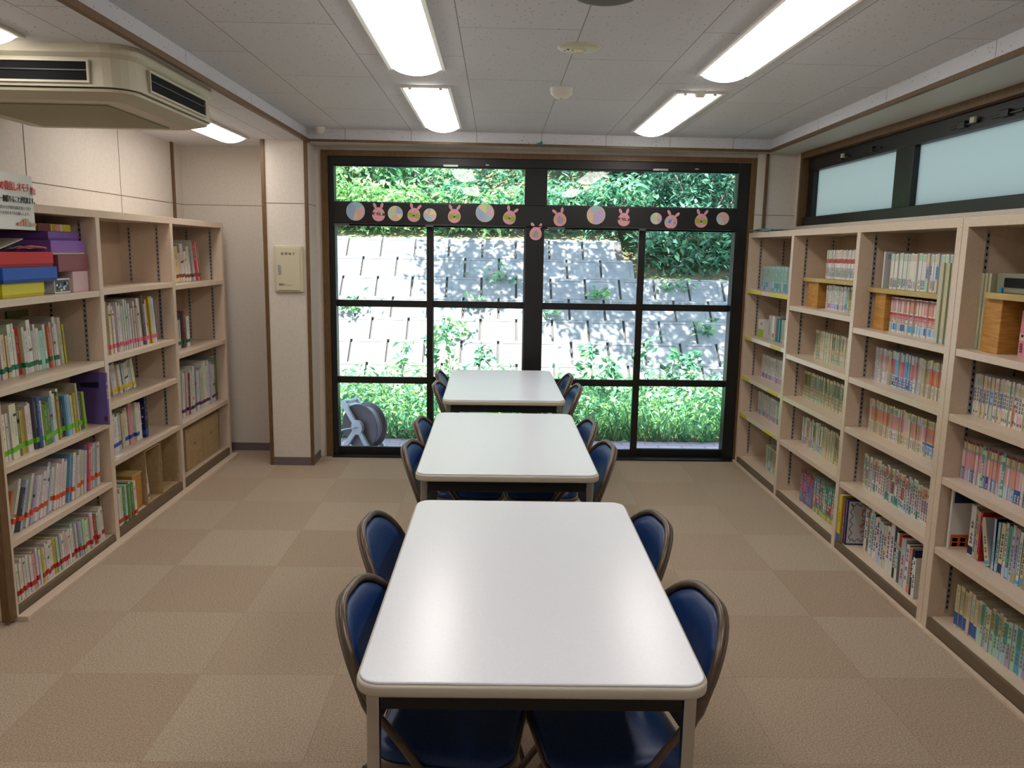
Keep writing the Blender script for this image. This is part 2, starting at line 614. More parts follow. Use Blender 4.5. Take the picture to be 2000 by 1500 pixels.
def leaf(name, x0, x1, y, sl, sr, latch=0):
    e = bpy.data.objects.new(name, None)
    COL.objects.link(e)
    e['kind'] = 'structure'
    f = MB()
    f.box(x0, x0 + sl, y, y + .03, .012, 1.765)
    f.box(x1 - sr, x1, y, y + .03, .012, 1.765)
    for z0, z1 in ((.012, .066), (.567, .617), (1.153, 1.203), (1.752, 1.765)):
        f.box(x0 + sl, x1 - sr, y, y + .03, z0, z1)
    f.build('sash', M['black_alu'], e, bevel=.002)
    for z0, z1 in ((.06, .573), (.61, 1.16), (1.197, 1.757)):
        g = MB()
        g.box(x0 + sl - .004, x1 - sr + .004, y + .013, y + .017, z0, z1)
        g.build('glass_pane', M['glass'], e)
    if latch:
        g = MB()
        g.prism([(latch - .028, .775), (latch - .006, .765), (latch + .004, .80), (latch - .004, .835), (latch - .018, .835), (latch - .026, .80)], y - .03, y, axis='y')
        g.box(latch - .042, latch - .037, y - .028, y - .02, .795, .865)
        g.box(latch - .042, latch - .02, y - .028, y - .02, .79, .80)
        g.build('handle', M['black_alu'], e, bevel=.002)
leaf('door_1', -1.235, -.480, 6.085, .022, .046, latch=-.50)
leaf('door_2', -.520, .215, 6.118, .044, .012)
leaf('door_3', .345, 1.115, 6.085, .006, .05, latch=1.085)
leaf('door_4', 1.07, 1.80, 6.118, .034, .022)

# ---- right wall with the high strip window
mb = MB()
mb.box(2.2, 2.4, YN, 6.1, 0, 1.80)
mb.box(2.2, 2.4, 5.93, 6.1, 1.80, ZL)
mb.box(2.2, 2.4, YN, 1.2, 1.80, ZL)
struct('wall_right', mb, M['wall'])
wood('trim_30', 2.185, 2.36, 1.2, 5.93, 2.275, ZL)
wood('trim_31', 2.185, 2.36, 5.90, 5.93, 1.80, 2.275)
w2 = bpy.data.objects.new('window_2', None)
COL.objects.link(w2)
w2['kind'] = 'structure'
mb = MB()
mb.box(2.235, 2.31, 1.2, 5.90, 2.185, 2.275)
mb.box(2.215, 2.31, 1.2, 5.90, 1.795, 1.862)
for a, b in ((5.80, 5.90), (4.42, 4.62), (3.02, 3.22), (1.2, 1.3)):
    mb.box(2.24, 2.31, a, b, 1.86, 2.19)
mb.build('window_frame', M['black_alu'], w2, bevel=.004)
for a, b in ((4.60, 5.82), (3.2, 4.44), (1.28, 3.04)):
    g = MB()
    g.box(2.275, 2.281, a, b, 1.855, 2.195)
    g.build('frosted_pane', M['frost'], w2)
for y in (5.33, 4.9, 3.95, 3.62):
    g = MB()
    g.box(2.215, 2.24, y - .03, y + .03, 2.205, 2.235)
    g.box(2.222, 2.24, y - .12, y + .12, 2.212, 2.222)
    g.build('window_stay', M['black_alu'], w2, bevel=.003)
for y in (5.28, 3.85):
    g = MB()
    g.box(2.208, 2.222, y - .018, y + .018, 2.215, 2.24)
    g.build('window_catch', M['ivory'], w2, bevel=.002)
# outside roof slab of the building
sbox('roof', base_mat('roof_slab', '#77736c', .9), -3.2, 3.0, YN - .4, 6.45, 2.60, 2.78)

# ------------------------------------------------------------------ ceiling fixtures
def ceil_light(x0, x1, y0, y1, z, label, droop=False):
    cx, cy = (x0 + x1) / 2, (y0 + y1) / 2
    e = thing('ceiling_light', label, 'ceiling light', (cx, cy, z), group='fluorescent ceiling lights')
    w, l = (x1 - x0) / 2, (y1 - y0) / 2
    f = MB()
    t = .018
    for b in ((-w, -w + t, -l, l), (w - t, w, -l, l), (-w + t, w - t, -l, -l + t), (-w + t, w - t, l - t, l)):
        f.box(*b, -.012, .0)
    f.build('frame', M['white_plastic'], e, bevel=.002)
    d = MB()
    a = w - t
    n = 10
    prof = [(-a + 2 * a * k / n, -.006 - .034 * math.sin(PI * k / n) ** .7) for k in range(n + 1)]
    v = [(p[0], -l + t, p[1]) for p in prof] + [(p[0], l - t, p[1]) for p in prof]
    d.grid(v, [(i, i + 1, n + 2 + i, n + 1 + i) for i in range(n)], smooth=True)
    for yy in (-l + t, l - t):
        d.face([(p[0], yy, p[1]) for p in prof])
    d.build('diffuser', M['lamp'], e)
    for yy in (-l + t * .6, l - t * .6):
        c = MB()
        for xx in (-w * .6, w * .6):
            c.box(xx - .008, xx + .008, yy - .006, yy + .006, -.02, -.002)
        c.build('clip', M['steel'], e)
    if droop:
        c = MB()
        c.lathe([(0, -.03), (.03, -.028), (.04, -.012), (.04, 0)], 0, -l + .03, 16)
        c.build('end_cap', M['white_plastic'], e)
    return e
ceil_light(-.505, -.245, 2.60, 3.85, ZC, 'long lit ceiling light nearest the camera on the left of the main ceiling')
ceil_light(-.505, -.245, 4.25, 5.62, ZC, 'shorter-looking lit ceiling light on the left in front of the glass doors')
ceil_light(.90, 1.155, 2.60, 3.85, ZC, 'long lit ceiling light nearest the camera on the right of the ceiling')
ceil_light(.90, 1.155, 4.25, 5.62, ZC, 'lit ceiling light on the right before the glass doors, with a round end cap', True)
ceil_light(-1.95, -1.70, 4.42, 5.70, ZL, 'lit ceiling light just beyond the air conditioner')
ceil_light(-1.95, -1.70, 1.80, 3.07, ZL, 'lit ceiling light at the top left corner, before the air conditioner')
for x0, x1, z in ((-.505, -.245, ZC), (.90, 1.155, ZC), (-1.95, -1.70, ZL)):   # more rows overhead, the room goes on
    if x0 > -1:
      ceil_light(x0, x1, .30, 1.55, z, 'lit ceiling light overhead beyond the top edge of the photo, %s row' % ('left' if x0 < -1 else ('middle' if x0 < 0 else 'right')))

# air conditioner hanging under the aisle ceiling
def aircon():
    cx, cy = -1.83, 3.62
    hx, hy = .455, .465
    e = thing('air_conditioner', 'ivory four-way air conditioner hanging from the left aisle ceiling', 'air conditioner', (cx, cy, ZL))
    def ring(k, r):
        return rrect(-hx + k, hx - k, -hy + k, hy - k, r, 5)
    def loft(mb, a, za, b, zb, mi=0):
        n = len(a)
        v = [(p[0], p[1], za) for p in a] + [(p[0], p[1], zb) for p in b]
        mb.grid(v, [(i, (i + 1) % n, n + (i + 1) % n, n + i)[::-1] for i in range(n)], mi, None, False)
    b = MB()
    loft(b, ring(-.01, .11), 0, ring(-.01, .11), -.035)
    loft(b, ring(-.01, .11), -.035, ring(.006, .10), -.05)
    loft(b, ring(.006, .10), -.05, ring(.0, .10), -.155)
    b.face([(p[0], p[1], -.155) for p in ring(0, .10)][::-1])
    b.build('casing', M['ivory_case'], e)
    p = MB()
    loft(p, ring(.012, .09), -.160, ring(.015, .09), -.170)
    loft(p, ring(.015, .09), -.170, ring(.085, .06), -.192)
    p.face([(q[0], q[1], -.160) for q in ring(.012, .09)])
    p.face([(q[0], q[1], -.192) for q in ring(.085, .06)][::-1])
    p.build('bottom_panel', M['ivory_case'], e)
    g = MB()
    g.prism([(-.29, -.30), (.29, -.30), (.29, .30), (-.29, .30)], -.197, -.190)
    g.build('intake_grille', M['grille'], e)
    for name, rz, h, w in (('air_outlet', 0, hy, .30), ('air_outlet', PI / 2, hx, .30), ('air_outlet', PI, hy, .30), ('air_outlet', -PI / 2, hx, .30)):
        o = MB()
        o.box(-w, w, -h - .004, -h + .01, -.138, -.066)
        oo = o.build(name, M['dark'], e, rot=(0, 0, rz))
        s = MB()
        s.box(-w, w, -h - .009, -h - .003, -.100, -.096)
        s.build('louvre', base_mat('louvre_grey', '#2a2a2c', .4), oo)
        s = MB()
        for q in ((-w - .008, -w, -.143, -.060), (w, w + .008, -.143, -.060), (-w, w, -.143, -.135), (-w, w, -.068, -.060)):
            s.box(q[0], q[1], -h - .01, -h + .002, q[2], q[3])
        s.build('outlet_rim', M['ivory_case'], oo)
aircon()

def disc_fixture(name, label, cat, x, y, prof, mat, extra=None):
    mb = MB()
    mb.lathe(prof, seg=40)
    o = mb.build(name, mat, None, loc=(x, y, ZC))
    tag(o, label, cat)
    return o
sd_ = disc_fixture('smoke_detector', 'small white drum-shaped smoke detector on the main ceiling', 'smoke detector', .316, 4.24,
                   [(0, -.052), (.030, -.050), (.046, -.036), (.048, -.034), (.048, -.030), (.054, -.030), (.056, -.004), (.056, 0)], M['white_plastic'])
c = MB(); c.lathe([(0, -.0535), (.008, -.053), (.010, -.050)], seg=12); c.build('test_button', base_mat('grey_button', '#aaa6a0', .5), sd_)
el = disc_fixture('emergency_light', 'flush round emergency lamp with small bulb in the main ceiling', 'emergency light', .322, 3.42,
                  [(0, -.010), (.060, -.011), (.083, -.006), (.088, -.002), (.088, 0)], M['ivory'])
c = MB(); c.lathe([(0, -.02), (.016, -.019), (.022, -.012), (.026, -.009)], seg=16)
for k in range(8):
    a = k * PI / 4
    c.box(.026 * math.cos(a) - .004, .026 * math.cos(a) + .004, .026 * math.sin(a) - .004, .026 * math.sin(a) + .004, -.016, -.008)
c.build('bulb', base_mat('bulb_glass', '#e9e4b8', .2), el)
c = MB(); c.lathe([(0, -.0125), (.006, -.012)], -.045, -.01, 10); c.lathe([(0, -.0125), (.004, -.012)], -.058, .012, 10); c.build('check_switch', M['dark'], el)
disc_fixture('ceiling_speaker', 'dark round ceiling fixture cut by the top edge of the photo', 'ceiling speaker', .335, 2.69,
             [(0, -.028), (.075, -.028), (.100, -.020), (.105, -.004), (.105, 0)], base_mat('speaker_shaded_grey', '#5f5a54', .7))  # shade on the fixture's underside is put into this dark grey
ms = MB(); ms.lathe([(0, -.045), (.018, -.042), (.032, -.026), (.036, -.006), (.036, 0)], seg=24)
o = ms.build('motion_sensor', M['white_plastic'], None, loc=(-1.23, 5.75, ZC)); tag(o, 'small white dome sensor in the far left corner of the main ceiling', 'sensor')
c = MB(); c.lathe([(0, -.047), (.006, -.045), (.007, -.042)], seg=10); c.build('sensor_eye', base_mat('warm_led', '#e8c9a0', .3), o)
c = MB(); c.tube([(-.02, 0, 0), (.02, 0, .0)], .006); c.tube([(0, 0, 0), (.012, 0, .014), (.02, 0, .004)], .004); c.box(-.01, .01, -.004, .004, -.012, .004)
o = c.build('hook_clip', base_mat('teal_plastic', '#2e7f86', .4), None, loc=(.29, 5.835, ZL + .016)); tag(o, 'tiny teal plastic clip on the wood strip above the glass doors', 'clip')

# distribution board on the column
def text_obj(s, size, mat, parent, loc, rot, align='LEFT', sx=1.0, ext=.0002):
    cu = bpy.data.curves.new('lettering', 'FONT')
    cu.body = s
    cu.size = size
    cu.align_x = align
    cu.extrude = ext
    cu.resolution_u = 2
    t = bpy.data.objects.new('lettering', cu)
    COL.objects.link(t)
    bpy.context.view_layer.update()
    me = bpy.data.meshes.new_from_object(t.evaluated_get(bpy.context.evaluated_depsgraph_get()))
    bpy.data.objects.remove(t)
    me.materials.clear()
    me.materials.append(mat)
    o = bpy.data.objects.new('lettering', me)
    COL.objects.link(o)
    o.parent = parent
    o.location = loc
    o.rotation_euler = rot
    o.scale = (sx, 1, 1)
    return o
db = thing('distribution_board', 'ivory metal electrical cabinet on the white column left of the doors', 'electrical cabinet', (-1.472, 5.77, 1.272))
c = MB(); c.box(-.100, .100, -.020, -.0005, 0, .325); c.build('case', M['ivory'], db, bevel=.004)
c = MB(); c.box(-.088, .082, -.027, -.020, .012, .312); dd = c.build('door', M['ivory'], db, bevel=.003)
c = MB(); c.box(-.072, -.050, -.031, -.027, .125, .195); hh = c.build('handle', M['steel'], dd, bevel=.002)
c = MB(); c.box(.082, .088, -.026, -.020, .03, .075); c.box(.082, .088, -.026, -.020, .25, .295); c.build('hinge', M['ivory'], dd)
text_obj('弱 電 端 子', .019, M['textblack'], dd, (0, -.0275, .262), (PI / 2, 0, 0), 'CENTER', 1.1)
text_obj('扉の前には\n物を置かないでください', .0085, M['textblack'], dd, (-.068, -.0275, .055), (PI / 2, 0, 0))
# wall socket in the alcove
so_ = thing('wall_socket', 'small wall socket plate low on the alcove wall beside the column', 'wall socket', (-1.735, 6.2, .255))
c = MB(); c.box(-.035, .035, -.008, -.0005, -.06, .06); c.build('plate', base_mat('brass_plate', '#8f8562', .4, .4), so_, bevel=.003)
c = MB(); c.box(-.016, .016, -.011, -.008, -.032, .032); c.build('outlet', M['ivory'], so_, bevel=.002)

# poster hung on the near end of the left bookcase
def poster():
    y1, z0, z1 = 3.575, 1.640, 1.868
    y0 = y1 - .318
    e = thing('poster', 'white laminated notice with red Japanese heading taped to the left bookcase', 'poster', (-1.999, y0, z0))
    c = MB()
    n = 8
    for k in range(n):
        a, b = k / n, (k + 1) / n
        xa, xb = .004 * math.sin(a * 5), .004 * math.sin(b * 5)
        c.face([(xa, .318 * a, 0), (xb, .318 * b, 0), (xb, .318 * b, .228), (xa, .318 * a, .228)])
    o = c.build('sheet', base_mat('laminated_paper', '#d9dbd6', .35), e, merge=True)
    s = o.modifiers.new('thickness', 'SOLIDIFY'); s.thickness = .001
    rot = (PI / 2, 0, PI / 2)
    text_obj('今週の貸出しオモチャ', .041, M['textred'], e, (.0065, .012, .160), rot, sx=.72, ext=.0012)
    text_obj('お一人一個借りることが出来ます。', .030, M['textblack'], e, (.0065, .005, .112), rot, sx=.66, ext=.001)
    text_obj('保護者の方が借用記録を書いて頂き', .0155, M['textblack'], e, (.0065, .035, .083), rot, sx=.98)
    text_obj('から片付けまでをお願いします。', .0155, M['textblack'], e, (.0065, .045, .060), rot, sx=.98)
    g = MB()
    rr = random.Random(4)
    for k in range(26):
        y = .165 + .0055 * k
        h = .006 + .022 * math.exp(-((k - 12) / 5.0) ** 2) + rr.random() * .006
        cc = lin(rr.choice(['#b5533a', '#c99a4a', '#7a8f5a', '#5c6f8a', '#caa46a', '#94505f', '#d3a08a']))
        g.box(.0045, .0065, y, y + .0055, .018, .018 + h, 0, cc)
    g.build('toy_picture', M['print'], e)
    g = MB(); g.box(-.001, .0055, .300, .322, .150, .175); g.build('tape', base_mat('pink_tape', '#c79aa9', .4), e)
poster()

# ------------------------------------------------------------------ bookcases
TH = .03
def bookcase(name, label, side, xf, ys, zt, shelves, stiles, depth=.32):
    """ys: stile centre lines from far to near; shelves: per bay list of shelf-top heights"""
    s = -1 if side == 'L' else 1        # the carcass goes this way from the face
    yc = (ys[0] + ys[-1]) / 2
    loc = Vector((xf, yc, 0))
    e = thing(name, label, 'bookcase', loc)
    def X(a, b):
        p, q = xf + s * a, xf + s * b
        return min(p, q), max(p, q)
    def add(mb, nm, mat, bevel=.0015):
        o = mb.build(nm, mat, e, bevel=bevel)
        o.location = -loc
        return o
    def B(nm, mat, xa, xb, y0, y1, z0, z1, bevel=.0015):
        mb = MB()
        mb.box(*X(xa, xb), y0, y1, z0, z1)
        return add(mb, nm, mat, bevel)
    for i, (y, w) in enumerate(zip(ys, stiles)):
        B('side_panel' if i in (0, len(ys) - 1) else 'divider', M['laminate'], 0, depth, y - w / 2, y + w / 2, .0, zt - .038)
    ya, yb = ys[-1] - stiles[-1] / 2, ys[0] + stiles[0] / 2
    B('top_panel', M['laminate'], 0, depth, ya, yb, zt - .038, zt)
    B('back_panel', M['laminate_back'], depth - .008, depth, ya, yb, .03, zt - .038)
    if side == 'L':
        B('plinth', M['laminate'], -.05, -.001, ya, yb, 0, .022)
    else:
        B('plinth', M['laminate'], -.022, -.001, ya, yb, 0, .014)
    for i in range(len(ys) - 1):
        hi, lo = ys[i] - stiles[i] / 2, ys[i + 1] + stiles[i + 1] / 2
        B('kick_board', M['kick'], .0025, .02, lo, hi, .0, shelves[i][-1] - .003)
        for z in shelves[i]:
            B('shelf', M['laminate'], .002 if z != shelves[i][-1] else .0205, depth - .008, lo + .001, hi - .001, z - TH, z)
        for yy, d in ((lo, 1), (hi, -1)):
            for xo in (.075, .245):
                mb = MB()
                y_in = yy + d * .0015
                y_out = yy + d * .0025
                xa, xb = X(xo, xo + .016)
                mb.box(xa, xb, min(yy, y_in), max(yy, y_in), .08, zt - .05, 0)
                z = .10
                while z < zt - .07:
                    hx0, hx1 = X(xo + .0055, xo + .0115)
                    mb.box(hx0, hx1, min(y_in, y_out) , max(y_in, y_out), z, z + .011, 1)
                    z += .0254
                add(mb, 'shelf_standard', [M['steel'], M['dark']], 0)
    return e
L_SH = [[1.34, .90, .446, .075], [1.357, 1.003, .754, .448, .078], [1.352, .992, .668, .346, .055]]
YL = [6.010, 5.082, 4.155, 3.2365]
bookcase('bookcase', 'long beige three-bay bookcase along the left wall under the air conditioner', 'L', -2.0165, YL, 1.755, L_SH, [.04, .04, .04, .02])
R_SH = [[1.337, .992, .688, .405, .052], [1.274, .962, .687, .395, .052], [1.222, .958, .690, .385, .055]]
YR = [6.000, 5.119, 4.182, 3.268]
bookcase('bookcase', 'beige three-bay bookcase along the right wall, its far end touching the glass doors', 'R', 1.873, YR, 1.749, R_SH, [.04, .04, .04, .04], depth=.31)
YR2 = [3.226, 2.290, 1.352]
R4_SH = [1.225, .955, .684, .380, .064]
bookcase('bookcase', 'nearest beige bookcase on the right, cut by the right edge of the photo', 'R', 1.873, YR2, 1.749, [R4_SH, R4_SH], [.04, .04, .04], depth=.31)

# ------------------------------------------------------------------ books
ORD = 'first second third fourth fifth sixth seventh eighth ninth tenth eleventh twelfth thirteenth fourteenth fifteenth sixteenth seventeenth eighteenth nineteenth'.split()
def ordinal(n):
    if n < 20:
        return ORD[n - 1]
    tens = {2: 'twent', 3: 'thirt', 4: 'fort', 5: 'fift'}[n // 10]
    return tens + 'ieth' if n % 10 == 0 else tens + 'y-' + ORD[n % 10 - 1]
CN = {'white': '#d8d5cf', 'offwhite': '#c9c3b4', 'cream': '#cdbf98', 'grey': '#9a9a9a', 'palegrey': '#b9bbbd', 'darkgrey': '#4f5156', 'black': '#1d1c1f',
      'red': '#b0302a', 'orange': '#c8662c', 'yellow': '#c9b62a', 'mustard': '#a8902c', 'green': '#4c7d3b', 'sage': '#b3b495', 'lime': '#9ab53c', 'teal': '#3f9690', 'mint': '#a5cdbd',
      'blue': '#2c55a0', 'skyblue': '#5a9fc8', 'paleblue': '#a9c0d6', 'navy': '#25294f', 'purple': '#6d5b9c', 'lilac': '#a998c4', 'pink': '#cf8f9c', 'hotpink': '#c8466e',
      'palepink': '#d9b8b8', 'brown': '#6d4a30', 'maroon': '#6b2632', 'salmon': '#cf8a76', 'olive': '#6c7040', 'khaki': '#a9a27c'}
CN = {k: lin(v) for k, v in CN.items()}
WORD = {'offwhite': 'off-white', 'palegrey': 'pale grey', 'darkgrey': 'dark grey', 'lime': 'lime green', 'mint': 'pale green', 'skyblue': 'sky blue',
        'paleblue': 'pale blue', 'hotpink': 'bright pink', 'palepink': 'pale pink'}
def mixc(a, b, t):
    return tuple(x * (1 - t) + y * t for x, y in zip(a, b))

def cover_mesh(mb, w, d, h, col, cells, t=.0018, side=None):
    """U-shaped cover: spine at y=0 facing -y, boards going back; local x across, z up"""
    side = side or col
    x0, x1 = -w / 2, w / 2
    t = min(t, w * .2)
    # boards and spine as closed boxes
    mb.box(x0, x0 + t, 0, d, 0, h, 0, side)
    mb.box(x1 - t, x1, 0, d, 0, h, 0, side)
    mb.box(x0 + t, x1 - t, .0, t, 0, h, 0, col)
    for z0, z1, a, b, c in cells:
        e = .0004
        mb.face([(x0 + a * w, -e, z0 * h), (x0 + b * w, -e, z0 * h), (x0 + b * w, -e, z1 * h), (x0 + a * w, -e, z1 * h)], 0, c)

def pages_mesh(mb, w, d, h, t=.0018, col=None):
    t = min(t, w * .2)
    mb.box(-w / 2 + t, w / 2 - t, t, d - .003, .002, h - .003, 0, col)

def glyphs(rr, z0, z1, col, n, a=.25, b=.75):
    """a column of small printed characters"""
    out = []
    s = (z1 - z0) / n
    for k in range(n):
        q0 = z0 + k * s
        if rr.random() < .12:
            continue
        out.append((q0 + s * .12, q0 + s * .42, a, b, col))
        out.append((q0 + s * .5, q0 + s * .85, a + rr.random() * .15, b - rr.random() * .15, col))
    return out

def place(o, side, xs, y, z, w, lean, jitter_d=0.0):
    """y: world position of the bottom centre along the shelf; lean>0 tips the top toward local +x"""
    rz = PI / 2 if side == 'L' else -PI / 2
    o.rotation_mode = 'ZYX'
    o.matrix_world = Matrix.Translation((xs, y, z + abs(math.sin(lean)) * w / 2)) @ Matrix.Rotation(rz, 4, 'Z') @ Matrix.Rotation(lean, 4, 'Y')

def picture_book(rr, w, d, h, cname, label_col=None, label_z=.03, sidec=None, label=None, group=None, pattern=0):
    col = CN[cname]
    col = tuple(min(1, c * rr.uniform(.86, 1.12)) for c in col)
    mb = MB()
    cells = []
    tcol = CN['darkgrey'] if sum(col) > .9 else CN['white']
    if rr.random() < .5 and cname in ('white', 'offwhite', 'palegrey'):
        tcol = CN[rr.choice(['red', 'blue', 'green', 'darkgrey', 'brown', 'purple'])]
    if w > .006:
        cells += glyphs(rr, rr.uniform(.35, .5), rr.uniform(.8, .93), mixc(tcol, col, .35), rr.randint(9, 14), .34, .66)
    if rr.random() < .3:
        q = rr.uniform(.22, .9)
        cells.append((q, q + rr.uniform(.02, .08), 0, 1, CN[rr.choice(['red', 'skyblue', 'yellow', 'green', 'pink', 'navy', 'orange'])]))
    sc_ = CN[sidec] if sidec else mixc(col, CN['khaki'], .25)
    cover_mesh(mb, w, d, h, col, cells, .002, sc_)
    if w > .012 or True:   # a plain printed block on the front and back boards
        c2 = CN[rr.choice(['palegrey', 'cream', 'paleblue', 'salmon', 'olive', 'skyblue', 'khaki', 'white'])]
        for xx in (-w / 2 - .0004, w / 2 + .0004):
            p = [(xx, d * .15, h * .3), (xx, d * .85, h * .3), (xx, d * .85, h * .75), (xx, d * .15, h * .75)]
            mb.face(p if xx > 0 else p[::-1], 0, c2)
    o = mb.build('picture_book', M['print'])
    pg = MB()
    pages_mesh(pg, w, d, h, .002)
    pg.build('pages', M['paper'], o)
    if label_col:
        lb = MB()
        e = .0012
        wi = w / 2 + e
        lb.box(-wi, wi, -e, .018, label_z, label_z + .022)
        lb.build('spine_label', label_mat(label_col), o)
    tag(o, label, 'book', group)
    return o
_lm = {}
def label_mat(n):
    if n not in _lm:
        _lm[n] = base_mat('label_tape_' + n, {'green': '#1f6b4a', 'lime': '#6fb52e', 'orange': '#d2502a', 'red': '#b01f22', 'pink': '#d4637c', 'yellow': '#d8b82c', 'blue': '#2a4fb0',
                                              'maroon': '#7c2430', 'purple': '#5a2450', 'brown': '#7d3b34'}[n], .45)
    return _lm[n]

def shelf_row(side, where, group, z, xs, s0, s1, n, hr, dr, pal, label_col, lean=0.0, lean1=None, wjit=.35, seed=0, specials=None, label_z=.03):
    """fill a shelf from s0 to s1 (positions along the viewer's left-to-right) with n books"""
    rr = random.Random(seed)
    specials = specials or {}
    tot = abs(s1 - s0)
    ws = [1 + rr.uniform(-wjit, wjit) for _ in range(n)]
    k = tot / sum(ws)
    ws = [w * k for w in ws]
    s = 0
    rev = {}
    for i, w in enumerate(ws):
        cname = rr.choice(pal)
        h = rr.uniform(*hr)
        d = rr.uniform(*dr)
        le = lean if lean1 is None else lean + (lean1 - lean) * i / max(1, n - 1)
        sp = specials.get(i, {})
        cname = sp.get('c', cname)
        h = sp.get('h', h)
        d = sp.get('d', d)
        lb = '%s picture book, %s from the left, %s' % (WORD.get(cname, cname), ordinal(i + 1), where)
        wb = w * .94 * math.cos(le)
        o = picture_book(rr, wb, d, h, cname, label_col if rr.random() < .93 else None, label_z + rr.uniform(-.004, .004), sp.get('side'), sp.get('label', lb), group)
        c = s + w / 2
        y = s0 + (c if s1 > s0 else -c)
        place(o, side, xs + rr.choice((0, 0, 1)) * rr.uniform(-.022, .008) + rr.uniform(-.004, .004), y, z, wb, le)
        s += w
PALE = ['white'] * 16 + ['offwhite'] * 6 + ['palegrey'] * 6
shelf_row('L', 'second shelf, nearest left bay', 'picture books on the second shelf of the nearest left bay', .992, -2.150, 3.27, 4.03, 32, (.185, .245), (.17, .2),
          PALE + ['red', 'orange', 'pink', 'mustard', 'cream', 'palepink', 'mint'], 'green', -.03, -.09, seed=1,
          specials={31: dict(c='yellow', h=.20, side='green'), 30: dict(c='cream', h=.235, side='white'), 25: dict(c='orange', h=.2), 29: dict(c='white', h=.24, side='offwhite')})
shelf_row('L', 'third shelf, nearest left bay', 'picture books on the third shelf of the nearest left bay', .668, -2.060, 3.28, 3.995, 33, (.19, .25), (.18, .21),
          ['white'] * 5 + ['palegrey'] * 2 + ['green', 'lime', 'mustard', 'blue', 'paleblue', 'skyblue', 'darkgrey', 'olive', 'cream', 'pink', 'navy'], 'lime', -.03, -.08, seed=2,
          specials={13: dict(c='blue'), 15: dict(c='green', side='lime'), 8: dict(c='yellow', side='cream'), 20: dict(c='mustard', side='mustard'), 24: dict(c='skyblue'), 25: dict(c='paleblue')})
shelf_row('L', 'fourth shelf, nearest left bay', 'picture books on the fourth shelf of the nearest left bay', .346, -2.062, 3.30, 4.10, 40, (.205, .235), (.17, .2),
          PALE + ['mint', 'cream', 'skyblue', 'lilac', 'palepink', 'paleblue'], 'orange', .40, .10, seed=3,
          specials={0: dict(c='orange', h=.19), 3: dict(c='navy', h=.19), 24: dict(c='skyblue'), 25: dict(c='blue'), 32: dict(c='purple', h=.24), 33: dict(c='hotpink', h=.24)}, label_z=.045)
shelf_row('L', 'bottom shelf, nearest left bay', 'small picture books on the bottom shelf of the nearest left bay', .055, -2.045, 3.30, 4.09, 44, (.165, .185), (.14, .16),
          ['white'] * 12 + ['palegrey', 'palegrey', 'mint', 'paleblue', 'cream', 'palepink', 'pink', 'yellow', 'lilac', 'lime', 'offwhite', 'offwhite', 'offwhite'], 'red', -.05, -.08, wjit=.15, seed=4,
          specials={38: dict(c='red', h=.16)}, label_z=.028)
shelf_row('L', 'second shelf, middle left bay', 'thin picture books on the second shelf of the middle left bay', 1.003, -2.065, 4.19, 4.925, 40, (.225, .285), (.19, .21),
          PALE + ['cream', 'palepink', 'khaki', 'darkgrey', 'mint', 'yellow', 'palegrey'], 'pink', -.02, -.14, seed=5,
          specials={31: dict(c='darkgrey', h=.295), 33: dict(c='cream', side='orange', h=.26), 35: dict(c='yellow', side='mustard'), 39: dict(c='darkgrey', side='darkgrey')})
shelf_row('L', 'third shelf, middle left bay', 'picture books on the third shelf of the middle left bay', .754, -2.120, 4.20, 4.70, 14, (.165, .185), (.14, .16),
          PALE + ['blue', 'cream', 'mustard', 'skyblue'], 'yellow', -.12, -.22, seed=6, specials={5: dict(c='skyblue', side='blue')}, label_z=.018)
shelf_row('L', 'fourth shelf, middle left bay', 'picture books on the fourth shelf of the middle left bay', .448, -2.095, 4.19, 4.70, 13, (.195, .23), (.17, .19),
          PALE + ['palegrey', 'cream'], 'blue', -.03, -.06, seed=7, specials={2: dict(c='darkgrey'), 9: dict(c='pink', h=.25), 12: dict(c='white', h=.22)})
shelf_row('L', 'top shelf, farthest left bay', 'picture books on the top shelf of the farthest left bay', 1.340, -2.120, 5.12, 5.83, 15, (.19, .26), (.18, .2),
          ['white'] * 4 + ['palegrey', 'cream', 'khaki', 'olive'], 'brown', -.10, -.2, seed=8,
          specials={13: dict(c='red', h=.28, side='white'), 14: dict(c='red', h=.27, side='white'), 4: dict(c='yellow', side='pink')})
shelf_row('L', 'second shelf, farthest left bay', 'books on the second shelf of the farthest left bay', .900, -2.115, 5.115, 5.55, 9, (.19, .22), (.15, .18),
          ['white', 'offwhite', 'palegrey', 'mint'], 'green', -.03, -.03, seed=9, specials={7: dict(c='maroon', h=.25), 8: dict(c='white', h=.21, side='palegrey'), 6: dict(c='navy', h=.24)})
shelf_row('L', 'third shelf, farthest left bay', 'picture books on the third shelf of the farthest left bay', .446, -2.085, 5.15, 5.965, 21, (.26, .33), (.2, .22),
          ['white'] * 5 + ['palegrey', 'grey', 'offwhite', 'paleblue'], 'purple', .06, -.04, seed=10,
          specials={0: dict(c='blue', h=.30), 1: dict(c='blue', h=.31), 5: dict(c='red', side='white', h=.3), 6: dict(c='maroon', side='white'), 20: dict(c='green', side='grey', h=.33)})
shelf_row('L', 'bottom shelf, farthest left bay', 'small purple and white books on the bottom shelf of the farthest left bay', .075, -2.065, 5.11, 5.22, 4, (.20, .215), (.13, .15),
          ['lilac', 'white', 'purple'], None, 0, seed=11)
shelf_row('L', 'bottom shelf, middle left bay', 'books before the wooden box on the bottom shelf of the middle left bay', .078, -2.020, 4.19, 4.40, 9, (.18, .21), (.15, .17),
          ['white', 'mustard', 'mint', 'green', 'offwhite', 'orange'], 'red', -.02, -.05, seed=12, specials={0: dict(c='white', side='palegrey', h=.18), 6: dict(c='mint', side='green', h=.21)}, label_z=.012)

